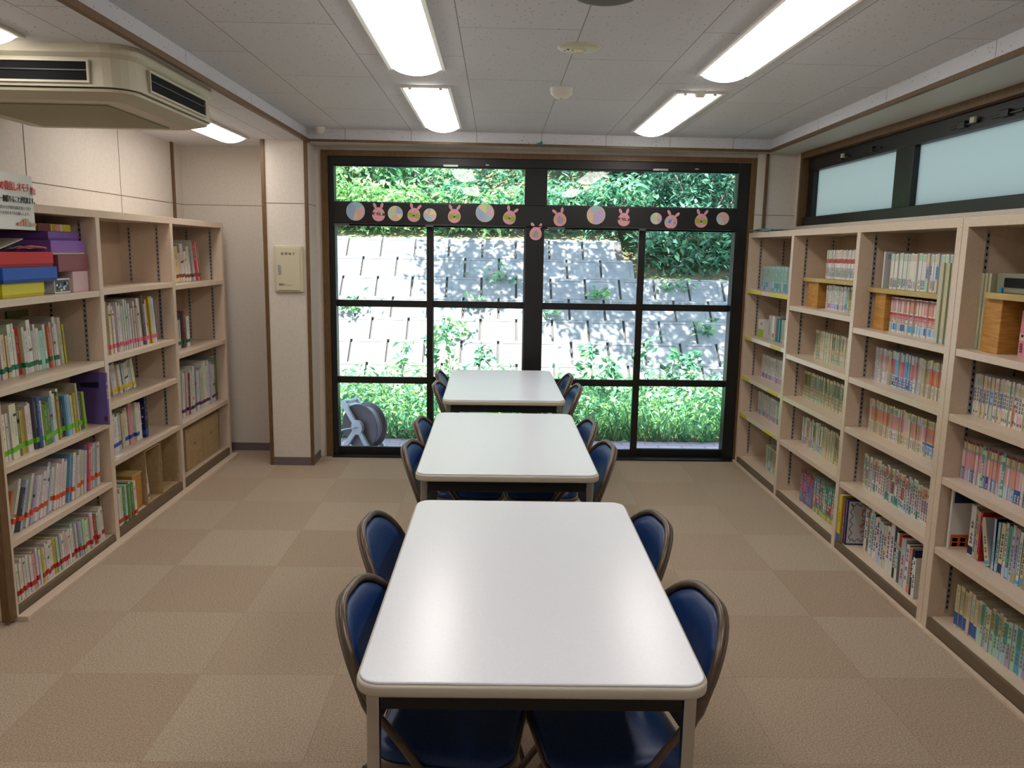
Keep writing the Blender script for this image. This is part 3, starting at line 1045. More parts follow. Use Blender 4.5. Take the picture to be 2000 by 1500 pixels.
# navy book with white dots at the end of the fourth shelf, middle left bay
def dotted_book():
    rr = random.Random(5)
    w, d, h = .035, .20, .27
    mb = MB()
    cover_mesh(mb, w, d, h, CN['navy'], [], .002, CN['navy'])
    for k in range(34):
        y, z = rr.uniform(.01, d - .01), rr.uniform(.01, h - .01)
        for xx in (-w / 2 - .0004,):
            n = 8
            r = rr.uniform(.003, .006)
            mb.face([(xx, y + r * math.cos(-2 * PI * q / n), z + r * math.sin(-2 * PI * q / n)) for q in range(n)], 0, CN['white'])
    for k in range(9):
        z = rr.uniform(.02, h - .02)
        xx = rr.uniform(-w / 3, w / 3)
        mb.face([(xx + .004 * math.cos(2 * PI * q / 8), -.0004, z + .004 * math.sin(2 * PI * q / 8)) for q in range(8)], 0, CN['white'])
    o = mb.build('picture_book', M['print'])
    pg = MB(); pages_mesh(pg, w, d, h, .002); pg.build('pages', M['paper'], o)
    lb = MB(); lb.box(-w / 2 - .001, w / 2 + .001, -.001, .02, .02, .045); lb.build('spine_label', label_mat('blue'), o)
    tag(o, 'thick navy picture book with white dots on the fourth shelf, middle left bay', 'book')
    place(o, 'L', -2.085, 4.735, .448, w, 0)
dotted_book()
# the large purple book that sticks out of the third shelf
def purple_book():
    mb = MB()
    w, d, h = .012, .215, .27
    cover_mesh(mb, w, d, h, CN['purple'], glyphs(random.Random(1), .5, .9, CN['white'], 6), .002, CN['purple'])
    xx = -w / 2 - .0004
    mb.face([(xx, d * .2, h * .70), (xx, d * .2, h * .82), (xx, d * .75, h * .78), (xx, d * .7, h * .70)], 0, CN['navy'])
    mb.face([(xx, d * .02, h * .07), (xx, d * .02, h * .16), (xx, d * .10, h * .16), (xx, d * .10, h * .07)], 0, CN['maroon'])
    o = mb.build('picture_book', M['print'])
    pg = MB(); pages_mesh(pg, w, d, h, .002); pg.build('pages', M['paper'], o)
    tag(o, 'large purple picture book sticking out of the third shelf, nearest left bay', 'book')
    o.matrix_world = Matrix.Translation((-1.985, 4.075, .669)) @ Matrix.Rotation(PI / 2 - .25, 4, 'Z') @ Matrix.Rotation(.0, 4, 'Y')
purple_book()

# ---- comic paperbacks on the right
def comic(rr, mb, w, d, h, style):
    """style: dict(body, top, mid, low, code) colours drawn on the spine"""
    body = CN[style['body']]
    body = tuple(min(1, c * rr.uniform(.9, 1.08)) for c in body)
    cells = []
    for (a, b, key) in style['bands']:
        col = CN[rr.choice(key) if isinstance(key, (list, tuple)) else key]
        col = tuple(min(1, c * rr.uniform(.88, 1.1)) for c in col)
        cells.append((a, b, 0, 1, col))
    t = style.get('text')
    if t:
        cells += [(a, b, c, dd, col) for a, b, c, dd, col in glyphs(rr, t[0], t[1], CN[t[2]], t[3], .2, .8)]
    t = style.get('num')
    if t:
        cells.append((t[0], t[0] + .06, .3, .7, CN[t[1]]))
    # bands sit on the cover, letters on the bands
    bands = [c for c in cells if c[2] == 0 and c[3] == 1]
    rest = [c for c in cells if not (c[2] == 0 and c[3] == 1)]
    cover_mesh(mb, w, d, h, body, bands, .0012, mixc(body, CN['offwhite'], .6))
    x0 = -w / 2
    for z0, z1, a, b, c in rest:
        mb.face([(x0 + a * w, -.0008, z0 * h), (x0 + b * w, -.0008, z0 * h), (x0 + b * w, -.0008, z1 * h), (x0 + a * w, -.0008, z1 * h)], 0, c)
    pages_mesh(mb, w, d, h, .0012, CN['khaki'])
S = {
 'pinkblue': dict(body='white', bands=[(0, .07, 'white'), (.07, .26, ['paleblue', 'skyblue', 'blue', 'paleblue']), (.30, .34, 'white'), (.40, .50, 'pink'), (.50, .56, 'red'), (.60, .92, ['pink', 'salmon', 'palepink']), (.92, .97, 'red')], text=(.28, .52, 'red', 4), word='pink and white'),
 'white': dict(body='white', bands=[(.05, .32, ['white', 'palegrey', 'palepink', 'paleblue']), (.80, .97, ['mint', 'palegrey', 'cream'])], text=(.06, .3, 'darkgrey', 5), word='white'),
 'manga': dict(body='white', bands=[(.05, .30, ['cream', 'white', 'mint', 'white', 'palepink']), (.72, .90, ['cream', 'mint', 'palegrey', 'cream'])], text=(.36, .70, 'darkgrey', 4), num=(.08, 'darkgrey'), word='white and grey'),
 'mangapale': dict(body='palegrey', bands=[(.02, .28, ['cream', 'mint']), (.34, .66, ['paleblue', 'grey', 'skyblue']), (.74, .92, 'cream')], text=(.36, .68, 'blue', 4), num=(.08, 'cream'), word='pale blue-grey'),
 'mangapink': dict(body='white', bands=[(.04, .5, ['palepink', 'pink', 'salmon']), (.8, .95, 'palegrey')], text=(.46, .78, 'black', 4), num=(.10, 'black'), word='pink and black'),
 'jump': dict(body='palepink', bands=[(.03, .32, ['blue', 'paleblue', 'blue', 'skyblue', 'lilac', 'palegrey', 'skyblue']), (.32, .72, ['pink', 'pink', 'salmon', 'salmon', 'palepink']), (.72, .78, 'grey'), (.78, .93, ['cream', 'khaki', 'cream']), (.93, 1, 'maroon')], text=(.05, .28, 'white', 4), word='pink-spined'),
 'jumpgreen': dict(body='teal', bands=[(.05, .18, 'mint'), (.8, .9, 'mint')], text=(.25, .6, 'white', 5), word='green-spined'),
 'peach': dict(body='cream', bands=[(.0, .34, ['cream', 'khaki', 'offwhite']), (.36, .78, ['salmon', 'palepink', 'orange', 'khaki']), (.78, .84, 'paleblue'), (.84, .97, ['khaki', 'cream'])], text=(.08, .3, 'grey', 5), word='peach'),
 'peachpink': dict(body='cream', bands=[(.0, .34, ['cream', 'white']), (.36, .78, ['pink', 'salmon', 'pink']), (.80, .95, ['khaki', 'paleblue', 'teal'])], text=(.06, .28, 'darkgrey', 6), word='pink and cream'),
 'peachblue': dict(body='cream', bands=[(.06, .32, 'paleblue'), (.32, .38, 'blue'), (.42, .80, ['pink', 'salmon']), (.84, .95, 'khaki')], text=(.08, .28, 'blue', 5), word='pink and blue'),
 'greyred': dict(body='palegrey', bands=[(.0, .35, ['palegrey', 'white']), (.40, .85, ['palepink', 'salmon', 'palegrey'])], text=(.1, .8, 'grey', 9), word='pale grey'),
 'blue': dict(body='paleblue', bands=[(.04, .30, ['blue', 'blue', 'hotpink', 'blue', 'navy']), (.34, .78, ['hotpink', 'pink', 'skyblue']), (.8, .97, ['palegrey', 'paleblue'])], text=(.06, .3, 'white', 3), word='blue and pink'),
 'mixed': dict(body='white', bands=[(.04, .26, ['teal', 'paleblue', 'white', 'mint', 'white']), (.32, .62, ['salmon', 'white', 'palepink', 'red', 'white', 'lilac']), (.68, .95, ['palegrey', 'cream', 'salmon', 'mint'])], text=(.1, .85, 'darkgrey', 8), word='multicoloured'),
 'cream': dict(body='cream', bands=[(.05, .25, ['cream', 'offwhite']), (.6, .92, ['cream', 'khaki'])], text=(.3, .9, 'khaki', 7), word='cream'),
 'creamgreen': dict(body='cream', bands=[(.0, .3, ['cream', 'mint']), (.5, .9, ['olive', 'khaki', 'mint'])], text=(.1, .9, 'olive', 7), word='cream and green'),
 'tealwhite': dict(body='mint', bands=[(.0, .12, ['paleblue', 'skyblue']), (.12, .34, ['paleblue', 'teal', 'skyblue']), (.34, 1, ['mint', 'mint', 'paleblue'])], text=(.4, .9, 'teal', 6), word='pale teal'),
 'redblue': dict(body='maroon', bands=[(.03, .30, ['purple', 'teal', 'purple', 'navy']), (.34, .66, ['hotpink', 'red', 'purple']), (.7, .95, ['maroon', 'red'])], text=(.1, .9, 'lilac', 8), word='red and purple'),
 'tealdark': dict(body='teal', bands=[(.02, .14, 'yellow'), (.2, .5, ['red', 'salmon', 'teal']), (.55, .95, ['teal', 'green', 'skyblue'])], text=(.3, .9, 'white', 6), word='teal'),
 'skycream': dict(body='cream', bands=[(.05, .35, ['cream', 'mint', 'blue']), (.45, .9, ['cream', 'mint', 'khaki'])], text=(.4, .9, 'khaki', 7), word='cream'),
 'coolmix': dict(body='offwhite', bands=[(.03, .5, ['cream', 'mint', 'skyblue', 'lilac', 'paleblue', 'khaki']), (.5, .97, ['teal', 'cream', 'mint', 'paleblue', 'khaki'])], text=(.2, .9, 'olive', 8), word='pale green and blue'),
 'pink': dict(body='pink', bands=[(.35, .5, 'palepink')], text=(.08, .3, 'maroon', 4), num=(.42, 'black'), word='bright pink'),
 'whitered': dict(body='white', bands=[(.10, .3, 'palegrey'), (.55, .70, 'red'), (.75, .95, 'offwhite')], text=(.08, .4, 'darkgrey', 6), word='white and red'),
 'purplewhite': dict(body='white', bands=[(.06, .26, ['purple', 'lilac', 'pink', 'paleblue'])], text=(.3, .9, 'grey', 8), word='white and purple'),
}
def comic_row(where, group, z, xs, y_far, y_near, n, hs, styles, seed, lean=0.0, d=.112, start=0, stuff=None, name='comic_paperback'):
    rr = random.Random(seed)
    ws = [1 + rr.uniform(-.18, .18) for _ in range(n)]
    k = (y_far - y_near) / sum(ws)
    y = y_far
    for i, w in enumerate(ws):
        w *= k
        st = None
        for upto, key in styles:
            if i < upto:
                st = key
                break
        if isinstance(st, (tuple, list)):
            st = rr.choice(st)
        h = rr.uniform(*hs)
        le = lean + rr.uniform(-.012, .012)
        wb = w * .95
        if stuff is not None:
            t = MB()
            comic(rr, t, wb, d, h, S[st])
            mt = Matrix.Translation((xs + rr.uniform(-.004, .004), y - w / 2, z + abs(math.sin(le)) * wb / 2)) @ Matrix.Rotation(-PI / 2, 4, 'Z') @ Matrix.Rotation(le, 4, 'Y')
            n0 = len(stuff.v)
            stuff.v += [tuple(mt @ Vector(p)) for p in t.v]
            stuff.f += [tuple(n0 + q for q in f) for f in t.f]
            stuff.mi += t.mi
            stuff.c += t.c
            stuff.sm += t.sm
        else:
            t = MB()
            comic(rr, t, wb, d, h, S[st])
            o = t.build(name, M['print'])
            tag(o, '%s comic, %s from left, %s' % (S[st]['word'], ordinal(start + i + 1), where), 'book', group)
            place(o, 'R', xs + rr.uniform(-.004, .004), y - w / 2, z, wb, le)
        y -= w

B4, B3 = 'nearest right bay', 'third right bay'
comic_row('second shelf, ' + B4, 'comics on the second shelf of the nearest right bay', .955, 1.962, 3.195, 2.52, 46, (.170, .176), [(13, ['mangapale', 'manga']), (18, 'manga'), (28, ['mangapink', 'manga']), (50, ['manga', 'mangapink'])], 21)
comic_row('third shelf, ' + B4, 'comics on the third shelf of the nearest right bay', .684, 1.945, 3.200, 2.52, 46, (.170, .176), [(10, 'jump'), (11, 'jumpgreen'), (18, 'jump'), (19, 'jumpgreen'), (50, 'jump')], 22)
comic_row('bottom shelf, ' + B4, 'comics on the bottom shelf of the nearest right bay', .064, 1.945, 3.125, 2.45, 29, (.17, .19), [(7, 'skycream'), (40, 'coolmix')], 23, d=.13)
comic_row('under the wooden riser, ' + B4, 'bright pink comics under the riser in the nearest right bay', 1.225, 1.985, 2.985, 2.60, 12, (.170, .175), [(40, 'pink')], 24)
comic_row('on the wooden riser, ' + B3, 'comics on the riser in the third right bay', 1.433, 1.962, 4.00, 3.45, 27, (.168, .176), [(17, 'white'), (22, ['mangapale', 'white']), (40, 'white')], 25)
comic_row('under the wooden riser, ' + B3, 'pink and white comics under the riser in the third right bay', 1.222, 1.972, 3.975, 3.505, 24, (.170, .172), [(40, 'pinkblue')], 26)
comic_row('second shelf, ' + B3, 'comics on the second shelf of the third right bay', .958, 1.968, 4.08, 3.33, 38, (.165, .175), [(8, 'greyred'), (10, 'peach'), (20, 'blue'), (23, 'greyred'), (24, 'peach'), (40, 'peach')], 27)
comic_row('third shelf, ' + B3, 'comics on the third shelf of the third right bay', .690, 1.968, 4.095, 3.32, 42, (.165, .172), [(12, 'peach'), (13, 'cream'), (30, ['peach', 'peachpink']), (50, 'peachblue')], 28)
comic_row('fourth shelf, ' + B3, 'comics on the fourth shelf of the third right bay', .385, 1.960, 4.085, 3.32, 36, (.170, .185), [(2, 'creamgreen'), (50, 'mixed')], 29, d=.13)

# the farther bays: the same paperbacks, far too small to lift out one by one
st = MB()
comic_row('', '', 1.455, 1.985, 4.83, 4.26, 30, (.165, .172), [(40, 'whitered')], 31, stuff=st)
comic_row('', '', 1.274, 1.985, 4.80, 4.28, 28, (.14, .15), [(14, 'purplewhite'), (16, 'tealwhite'), (40, 'creamgreen')], 32, stuff=st)
comic_row('', '', .962, 1.985, 4.92, 4.22, 38, (.172, .176), [(50, ['creamgreen', 'cream'])], 33, stuff=st)
comic_row('', '', .687, 1.990, 5.06, 4.22, 42, (.172, .178), [(50, 'creamgreen')], 34, stuff=st)
comic_row('', '', .395, 1.975, 4.98, 4.22, 36, (.17, .19), [(3, 'white'), (50, ['cream', 'creamgreen', 'white'])], 35, stuff=st, d=.13)
comic_row('', '', .052, 1.955, 4.90, 4.21, 28, (.20, .22), [(9, 'redblue'), (14, ['redblue', 'tealdark']), (50, 'tealdark')], 36, stuff=st, d=.14)
comic_row('', '', 1.337, 1.965, 5.93, 5.17, 38, (.170, .175), [(50, 'tealwhite')], 37, stuff=st)
comic_row('', '', .688, 1.985, 5.88, 5.16, 34, (.172, .178), [(50, 'purplewhite')], 38, stuff=st)
comic_row('', '', .405, 1.985, 5.90, 5.16, 36, (.170, .178), [(50, ['purplewhite', 'white'])], 39, stuff=st)
comic_row('', '', .052, 1.985, 5.66, 5.16, 22, (.17, .18), [(50, ['cream', 'creamgreen', 'tealwhite'])], 40, stuff=st)
o = st.build('far_paperbacks', M['print'])
tag(o, 'rows of small pale paperbacks filling the two farthest bays of the right bookcase', 'books', kind='stuff')

# ------------------------------------------------------------------ other things on the shelves
def big_book(name, label, side, xs, y, z, w, d, h, col, sidecol, cells=(), lean=0.0, cat='book', front=None, group=None, yaw=0.0):
    mb = MB()
    cover_mesh(mb, w, d, h, CN[col], list(cells), .0022, CN[sidecol])
    if front:
        for xx, pts, c in front:
            X_ = (-w / 2 - .0006) if xx < 0 else (w / 2 + .0006)
            p = [(X_, a * d, b * h) for a, b in pts]
            mb.face(p, 0, CN[c])
    o = mb.build(name, M['print'])
    pg = MB(); pages_mesh(pg, w, d, h, .0022); pg.build('pages', M['paper'], o)
    tag(o, label, cat, group)
    place(o, side, xs, y, z, w, lean)
    if yaw:
        o.matrix_world = o.matrix_world @ Matrix.Rotation(yaw, 4, 'Z')
    return o
rr = random.Random(77)
# third right bay, bottom shelf
big_book('magazine', 'tall yellow magazine with blue foot on the bottom shelf, third right bay', 'R', 1.878, 4.134, .056, .040, .22, .262, 'yellow', 'mustard', [(0, .17, 0, 1, CN['blue'])] + glyphs(rr, .4, .8, CN['mustard'], 5))
big_book('magazine', 'bright pink spined magazine next to the yellow one on the bottom shelf', 'R', 1.890, 4.106, .056, .012, .21, .25, 'hotpink', 'darkgrey', glyphs(rr, .1, .6, CN['white'], 7))
def cover_board():
    mb = MB()
    w, d, h = .016, .22, .25
    cover_mesh(mb, w, d, h, CN['purple'], glyphs(rr, .5, .9, CN['lilac'], 6), .0022, CN['navy'])
    xx = w / 2 + .0006
    mb.face([(xx, .008, .008), (xx, d - .008, .008), (xx, d - .008, h - .008), (xx, .008, h - .008)], 0, CN['palegrey'])
    # blue zigzag round the cover
    def seg(a, b, t=.0035):
        a, b = Vector((0, *a)), Vector((0, *b))
        n = (b - a).normalized()
        q = Vector((0, -n.z, n.y)) * t / 2
        mb.face([(xx + .0004, (p).y, (p).z) for p in (a - q, b - q, b + q, a + q)], 0, CN['navy'])
    zz = []
    m = 9
    for k in range(m + 1):
        zz.append((.018 if k % 2 else .034, .02 + (h - .04) * k / m))
    for k in range(m + 1):
        zz.append((.034 + (d - .068) * k / m, h - (.018 if k % 2 else .034)))
    for a, b in zip(zz, zz[1:]):
        seg(a, b)
    zz = [(.034 + (d - .068) * k / m, .018 if k % 2 else .034) for k in range(m + 1)]
    for a, b in zip(zz, zz[1:]):
        seg(a, b)
    o = mb.build('picture_book', M['print'])
    pg = MB(); pages_mesh(pg, w, d, h, .0022); pg.build('pages', M['paper'], o)
    for ch, z in (('ひ', .158), ('み', .098), ('つ', .045)):
        text_obj(ch, .055, M['textred'], o, (w / 2 + .0014, .070, z), (PI / 2, 0, PI / 2))
    tag(o, 'white cover with blue zigzag border and red hiragana on the bottom shelf', 'book')
    place(o, 'R', 1.893, 4.088, .056, w, 0)
    o.matrix_world = o.matrix_world @ Matrix.Rotation(-.05, 4, 'Z')
cover_board()
specs = [  # w, h, col, side
 (.026, .225, 'white', 'white'), (.012, .215, 'black', 'white'), (.012, .19, 'khaki', 'cream'), (.026, .245, 'white', 'offwhite'), (.018, .235, 'paleblue', 'darkgrey'),
 (.020, .225, 'white', 'white'), (.022, .235, 'palepink', 'white'), (.024, .225, 'paleblue', 'palegrey'), (.020, .22, 'offwhite', 'white'), (.022, .225, 'offwhite', 'darkgrey'),
 (.030, .235, 'white', 'offwhite'), (.028, .26, 'white', 'palegrey'), (.018, .25, 'black', 'darkgrey'), (.022, .24, 'white', 'darkgrey'), (.020, .245, 'red', 'red'),
 (.030, .235, 'palegrey', 'palegrey'), (.024, .225, 'white', 'navy'), (.022, .222, 'salmon', 'salmon'), (.016, .225, 'black', 'navy'), (.018, .19, 'white', 'white')]
y = 4.035
tot = sum(s[0] for s in specs)
kx = (4.035 - 3.40) / tot
for i, (w, h, c, sc_) in enumerate(specs):
    w2_ = w * kx
    cells = glyphs(rr, rr.uniform(.1, .3), rr.uniform(.6, .95), CN[rr.choice(['navy', 'darkgrey', 'red', 'teal', 'blue'])] if c not in ('black', 'red') else CN['white'], rr.randint(5, 9))
    if c == 'red':
        cells = [(0, .66, 0, 1, CN['darkgrey']), (.66, .74, 0, 1, CN['grey'])]
    y -= w2_
    big_book('hardcover_book', '%s hardcover, %s to the right of the zigzag cover, bottom shelf' % (WORD.get(c, c), ordinal(i + 1)), 'R', 1.972 - .06 * i / 20 , y + w2_ / 2, .056, w2_ * .9, .15, h * .98, c, sc_, cells,
             lean=rr.uniform(-.03, .02), group='hardcover books on the bottom shelf of the third right bay')
# nearest right bay, fourth shelf
big_book('picture_book', 'large white cookbook with brown biscuits at its foot, nearest right bay', 'R', 1.915, 3.185, .381, .014, .22, .255, 'white', 'white',
         front=[(1, [(0.03, .03), (.97, .03), (.97, .24), (.03, .24)], 'orange'), (1, [(0.03, .78), (.97, .78), (.97, .97), (.03, .97)], 'navy')] +
         [(1, [(.06 + .15 * k, .05 + .08 * j), (.16 + .15 * k, .04 + .08 * j), (.18 + .15 * k, .10 + .08 * j), (.08 + .15 * k, .11 + .08 * j)], 'brown') for k in range(6) for j in range(2)], yaw=.0)
specs = [(.036, .215, 'white', 'offwhite', 0), (.014, .205, 'khaki', 'khaki', 0), (.014, .20, 'salmon', 'cream', 0), (.014, .20, 'hotpink', 'red', .0), (.03, .19, 'cream', 'palegrey', .30),
         (.018, .205, 'paleblue', 'navy', .05), (.018, .20, 'paleblue', 'teal', .02), (.026, .205, 'cream', 'cream', 0), (.020, .215, 'white', 'darkgrey', 0), (.02, .21, 'teal', 'mint', 0),
         (.02, .22, 'offwhite', 'grey', 0), (.022, .215, 'lilac', 'white', 0), (.024, .21, 'white', 'navy', 0), (.02, .21, 'cream', 'khaki', 0), (.024, .2, 'pink', 'pink', 0), (.03, .22, 'white', 'white', 0),
         (.024, .21, 'paleblue', 'white', 0), (.03, .22, 'offwhite', 'white', 0)]
y = 3.120
for i, (w, h, c, sc_, le) in enumerate(specs):
    wide = w + (math.sin(le) * h * .8 if le else 0)
    cells = glyphs(rr, rr.uniform(.1, .3), rr.uniform(.6, .95), CN[rr.choice(['navy', 'darkgrey', 'teal', 'blue'])], rr.randint(5, 9)) + [(.03, .03 + rr.uniform(.06, .2), 0, 1, CN[rr.choice(['skyblue', 'navy', 'paleblue', 'khaki'])])]
    cells = cells[::-1]
    y -= wide
    big_book('hardcover_book', ('cream book tilting left' if le > .2 else '%s book' % WORD.get(c, c)) + ', %s past the cookbook, fourth shelf, right edge' % ordinal(i + 1), 'R', 1.962, y + w / 2, .381, w * .92, .15, h, c, sc_, cells,
             lean=-le, group='assorted books on the fourth shelf of the nearest right bay')
# nearest right bay top shelf: folders, pine riser, board, dark case
for k in range(3):
    big_book('folder', ['pale green folder, farthest of the three by the divider, nearest right bay', 'pale green folder in the middle of the three, nearest right bay', 'pale green folder touching the wooden riser, nearest right bay'][k],
             'R', 1.948 + .004 * k, 3.1965 - .0175 * k, 1.226, .0155, .20, .305, 'sage', 'sage', [(.2, .55, .2, .8, CN['cream'])], cat='folder', group='green folders in the nearest right bay')
def riser(label, xa, xb, ya, yb, zb, zt, blk, end=None):
    loc = Vector((xa, (ya + yb) / 2, zb))
    e = thing('wooden_riser', label, 'shelf riser', loc)
    def P(nm, mat, *b):
        m_ = MB(); m_.box(*b); q = m_.build(nm, mat, e, bevel=.002); q.location = -loc; return q
    P('riser_board', M['plank'], xa, xb, ya, yb, zt - .024, zt)
    P('riser_block', M['pine'], xa + .015, xb - .01, blk[0], blk[1], zb, zt - .024)
    if end:
        P('riser_end', M['pine'], xa + .02, xb - .01, end[0], end[1], zb, zt - .024)
riser('pine block and plank riser on the top shelf of the nearest right bay', 1.918, 2.15, 2.40, 3.125, 1.2255, 1.458, (3.03, 3.140), (2.41, 2.43))
riser('plank riser with a knotty pine block in the third right bay', 1.935, 2.15, 3.455, 4.155, 1.2225, 1.432, (3.99, 4.10), (3.46, 3.485))
riser('narrow plank riser in the second right bay from the doors', 1.945, 2.15, 4.22, 5.08, 1.2745, 1.454, (4.87, 5.03), (4.225, 4.25))
bx = thing('display_case', 'dark framed case standing on the riser at the right edge', 'case', (2.00, 2.96, 1.459))
c = MB(); c.box(-.045, .09, -.20, .155, 0, .075); c.build('casing', base_mat('grey_green_case', '#7a7d68', .6), bx, bevel=.003)
c = MB(); c.box(-.048, -.044, -.18, .105, .022, .058); c.build('screen', base_mat('dark_front', '#0c0c0e', .7, 0, .2), bx)
c = MB(); c.box(-.052, -.046, .110, .130, .0, .020); c.build('clip', base_mat('teal_clip', '#2f7c96', .4), bx)
# greenish tall folders at the near end of the third right bay
for k in range(3):
    big_book('folder', 'tall cream-green folder standing before the riser, %s from the left, third right bay' % ordinal(k + 1), 'R', 1.905 + .006 * k, 3.425 - .034 * k, 1.2225, .03, .2, .345, 'sage', 'sage',
             [(.02, .07, .1, .9, CN['paleblue']), (.2, .6, .3, .7, CN['cream'])], cat='folder', group='tall folders in the third right bay')
# left-most white leaflet before the comics on the riser
big_book('picture_book', 'white booklet with a small yellow figure leaning on the comics above the riser', 'R', 1.945, 4.03, 1.433, .012, .13, .182, 'white', 'palegrey',
         front=[(1, [(.1, .8), (.9, .8), (.9, .93), (.1, .93)], 'grey'), (1, [(.4, .25), (.7, .22), (.68, .4), (.42, .42)], 'mustard')])
# second shelf of the farthest right bay
for i, (y, w, h, c, s_, l) in enumerate([(5.86, .12, .125, 'white', 'white', 'white box with green foot'), (5.68, .03, .17, 'palegrey', 'white', 'grey patterned book'), (5.60, .05, .17, 'white', 'white', 'white book with red corner'),
                                   (5.53, .03, .16, 'maroon', 'teal', 'dark red book'), (5.48, .03, .16, 'teal', 'teal', 'green book'), (5.42, .03, .16, 'grey', 'white', 'grey book'), (5.36, .04, .16, 'cream', 'mint', 'cream book'), (5.30, .03, .17, 'khaki', 'mint', 'khaki book'), (5.24, .05, .16, 'white', 'mint', 'pale book')]):
    cells = [(0, .45, 0, 1, CN['lime'])] if i == 0 else glyphs(rr, .2, .8, CN['darkgrey'], 6)
    if i == 0:
        cells.append((.7, .85, .35, .75, CN['grey']))
    if i == 2:
        cells = [(.15, .3, .3, 1, CN['red']), (0, .15, 0, 1, CN['mint'])]
    big_book('small_box' if i == 0 else 'hardcover_book', l + ' on the second shelf of the farthest right bay', 'R', 1.955, y, .993, w, .12, h, c, s_, cells, cat='box' if i == 0 else 'book')
big_book('hardcover_book', 'pale blue book at the near end of the bottom shelf, second right bay', 'R', 1.905, 4.215 - .0, .053, .022, .15, .20, 'skyblue', 'skyblue', glyphs(rr, .3, .9, CN['navy'], 5))
# yellow shelf stickers on the farthest right bay
for z in (1.337, .992, .688, .405):
    for k, (ya, yb) in enumerate(((5.80, 5.965), (5.20, 5.40)) if z != 1.337 else ((5.66, 5.97), (5.15, 5.50))):
        c = MB(); c.box(1.8733, 1.8745, ya, yb, z - .028, z - .004)
        o = c.build('shelf_sticker', base_mat('yellow_tape', '#d2c338', .5)); tag(o, 'yellow tape strip on the front of the %s shelf, %s end, farthest right bay' % ({1.337: 'top', .992: 'second', .688: 'third', .405: 'fourth'}[z], ('far', 'near')[k]), 'tape')
# papers lying on top of the right bookcase
pl = thing('paper_stack', 'stack of pale green sheets on top of the right bookcase beside the door', 'papers', (2.02, 5.77, 1.750))
for k in range(5):
    c = MB()
    n = 10
    for q in range(n):
        ya, yb = -.22 + .44 * q / n, -.22 + .44 * (q + 1) / n
        za, zb = .004 + .004 * k + .006 * math.sin(q * .7 + k), .004 + .004 * k + .006 * math.sin((q + 1) * .7 + k)
        c.face([(-.14, ya, za), (.14, ya, za), (.14, yb, zb), (-.14, yb, zb)])
    o = c.build('sheet', base_mat('green_paper', ['#7fa89b', '#a9c6bc', '#6d9488', '#b8cfd6', '#88ada3'][k], .6), pl, rot=(0, 0, .06 * (k - 2)), merge=True)
    s_ = o.modifiers.new('thickness', 'SOLIDIFY'); s_.thickness = .0025

# left: game boxes and packs on the top shelf of the nearest bay
def gamebox(name, label, x0, x1, y0, y1, z0, z1, col, lidcol=None, rz=0.0, extra=None, lid=.8):
    cx, cy = (x0 + x1) / 2, (y0 + y1) / 2
    e = thing(name, label, 'box', (cx, cy, z0), rz)
    a, b, h = (x1 - x0) / 2, (y1 - y0) / 2, z1 - z0
    c = MB(); c.box(-a + .002, a - .002, -b + .002, b - .002, 0, h * .6); c.build('base', base_mat(name + '_tray', lidcol or col, .5), e, bevel=.001)
    c = MB(); c.box(-a, a, -b, b, h * (1 - lid), h - .0004); c.build('lid', base_mat(name + '_lid', col, .35), e, bevel=.0015)
    if extra:
        extra(e, a, b, h)
    return e
Zs = 1.353
gamebox('game_box', 'yellow flat box, lowest in the stack of three on the top left shelf', -2.28, -2.062, 3.40, 3.715, Zs, Zs + .062, '#d3cc1c', '#b8b020')
gamebox('game_box', 'blue flat box, middle of the stack of three on the top left shelf', -2.30, -2.045, 3.385, 3.80, Zs + .0625, Zs + .128, '#2456b8', '#1b3f8a')
gamebox('game_box', 'red flat box, topmost of the stack of three on the top left shelf', -2.28, -2.050, 3.375, 3.785, Zs + .1285, Zs + .195, '#c81a26', '#8f1620')
pf = thing('clear_pouch', 'crumpled grey pouch with pink edge lying on the red box', 'pouch', (-2.14, 3.60, Zs + .197))
c = MB(); n = 8
hgt = [[.004 + .014 * math.sin(i * .9) ** 2 + .012 * math.cos(j * .8 + i) ** 2 for j in range(n + 1)] for i in range(n + 1)]
v = [(-.09 + .18 * i / n, -.13 + .27 * j / n, hgt[i][j]) for i in range(n + 1) for j in range(n + 1)]
c.grid(v, [(i * (n + 1) + j, (i + 1) * (n + 1) + j, (i + 1) * (n + 1) + j + 1, i * (n + 1) + j + 1) for i in range(n) for j in range(n)])
o = c.build('film', base_mat('grey_film', '#6c6a6c', .25), pf); s_ = o.modifiers.new('t', 'SOLIDIFY'); s_.thickness = .004
c = MB(); c.tube([(.093, -.10, .012), (.097, 0, .022), (.093, .12, .016), (.05, .145, .018)], .004, 6); c.build('pink_edge', base_mat('pink_trim', '#b8365c', .4), pf)
bk = thing('booklet', 'pale thin booklet propped on the red box at the left edge', 'booklet', (-2.12, 3.43, Zs + .216), rot=(R(-14) * -1, 0, 0))
c = MB(); c.box(-.07, .07, -.12, .13, 0, .005); c.build('cover', base_mat('booklet_cover', '#b7b5a6', .5), bk)
def cards(e, a, b, h):
    c = MB()
    q = random.Random(3)
    c.box(a - .0005, a + .0004, -b + .006, b - .006, .008, h - .008, 0, CN['darkgrey'])
    for k in range(14):
        y0 = q.uniform(-b + .01, b - .03); z0 = q.uniform(.01, h - .03)
        c.box(a, a + .0009, y0, y0 + q.uniform(.008, .02), z0, z0 + q.uniform(.008, .018), 0, CN[q.choice(['skyblue', 'lime', 'paleblue', 'navy', 'white'])])
    c.build('picture', M['print'], e)
gamebox('card_pack', 'small white pack with a blue and green picture beside the yellow box', -2.17, -2.065, 3.805, 3.945, Zs, Zs + .070, '#cfd2d4', extra=cards, lid=1)
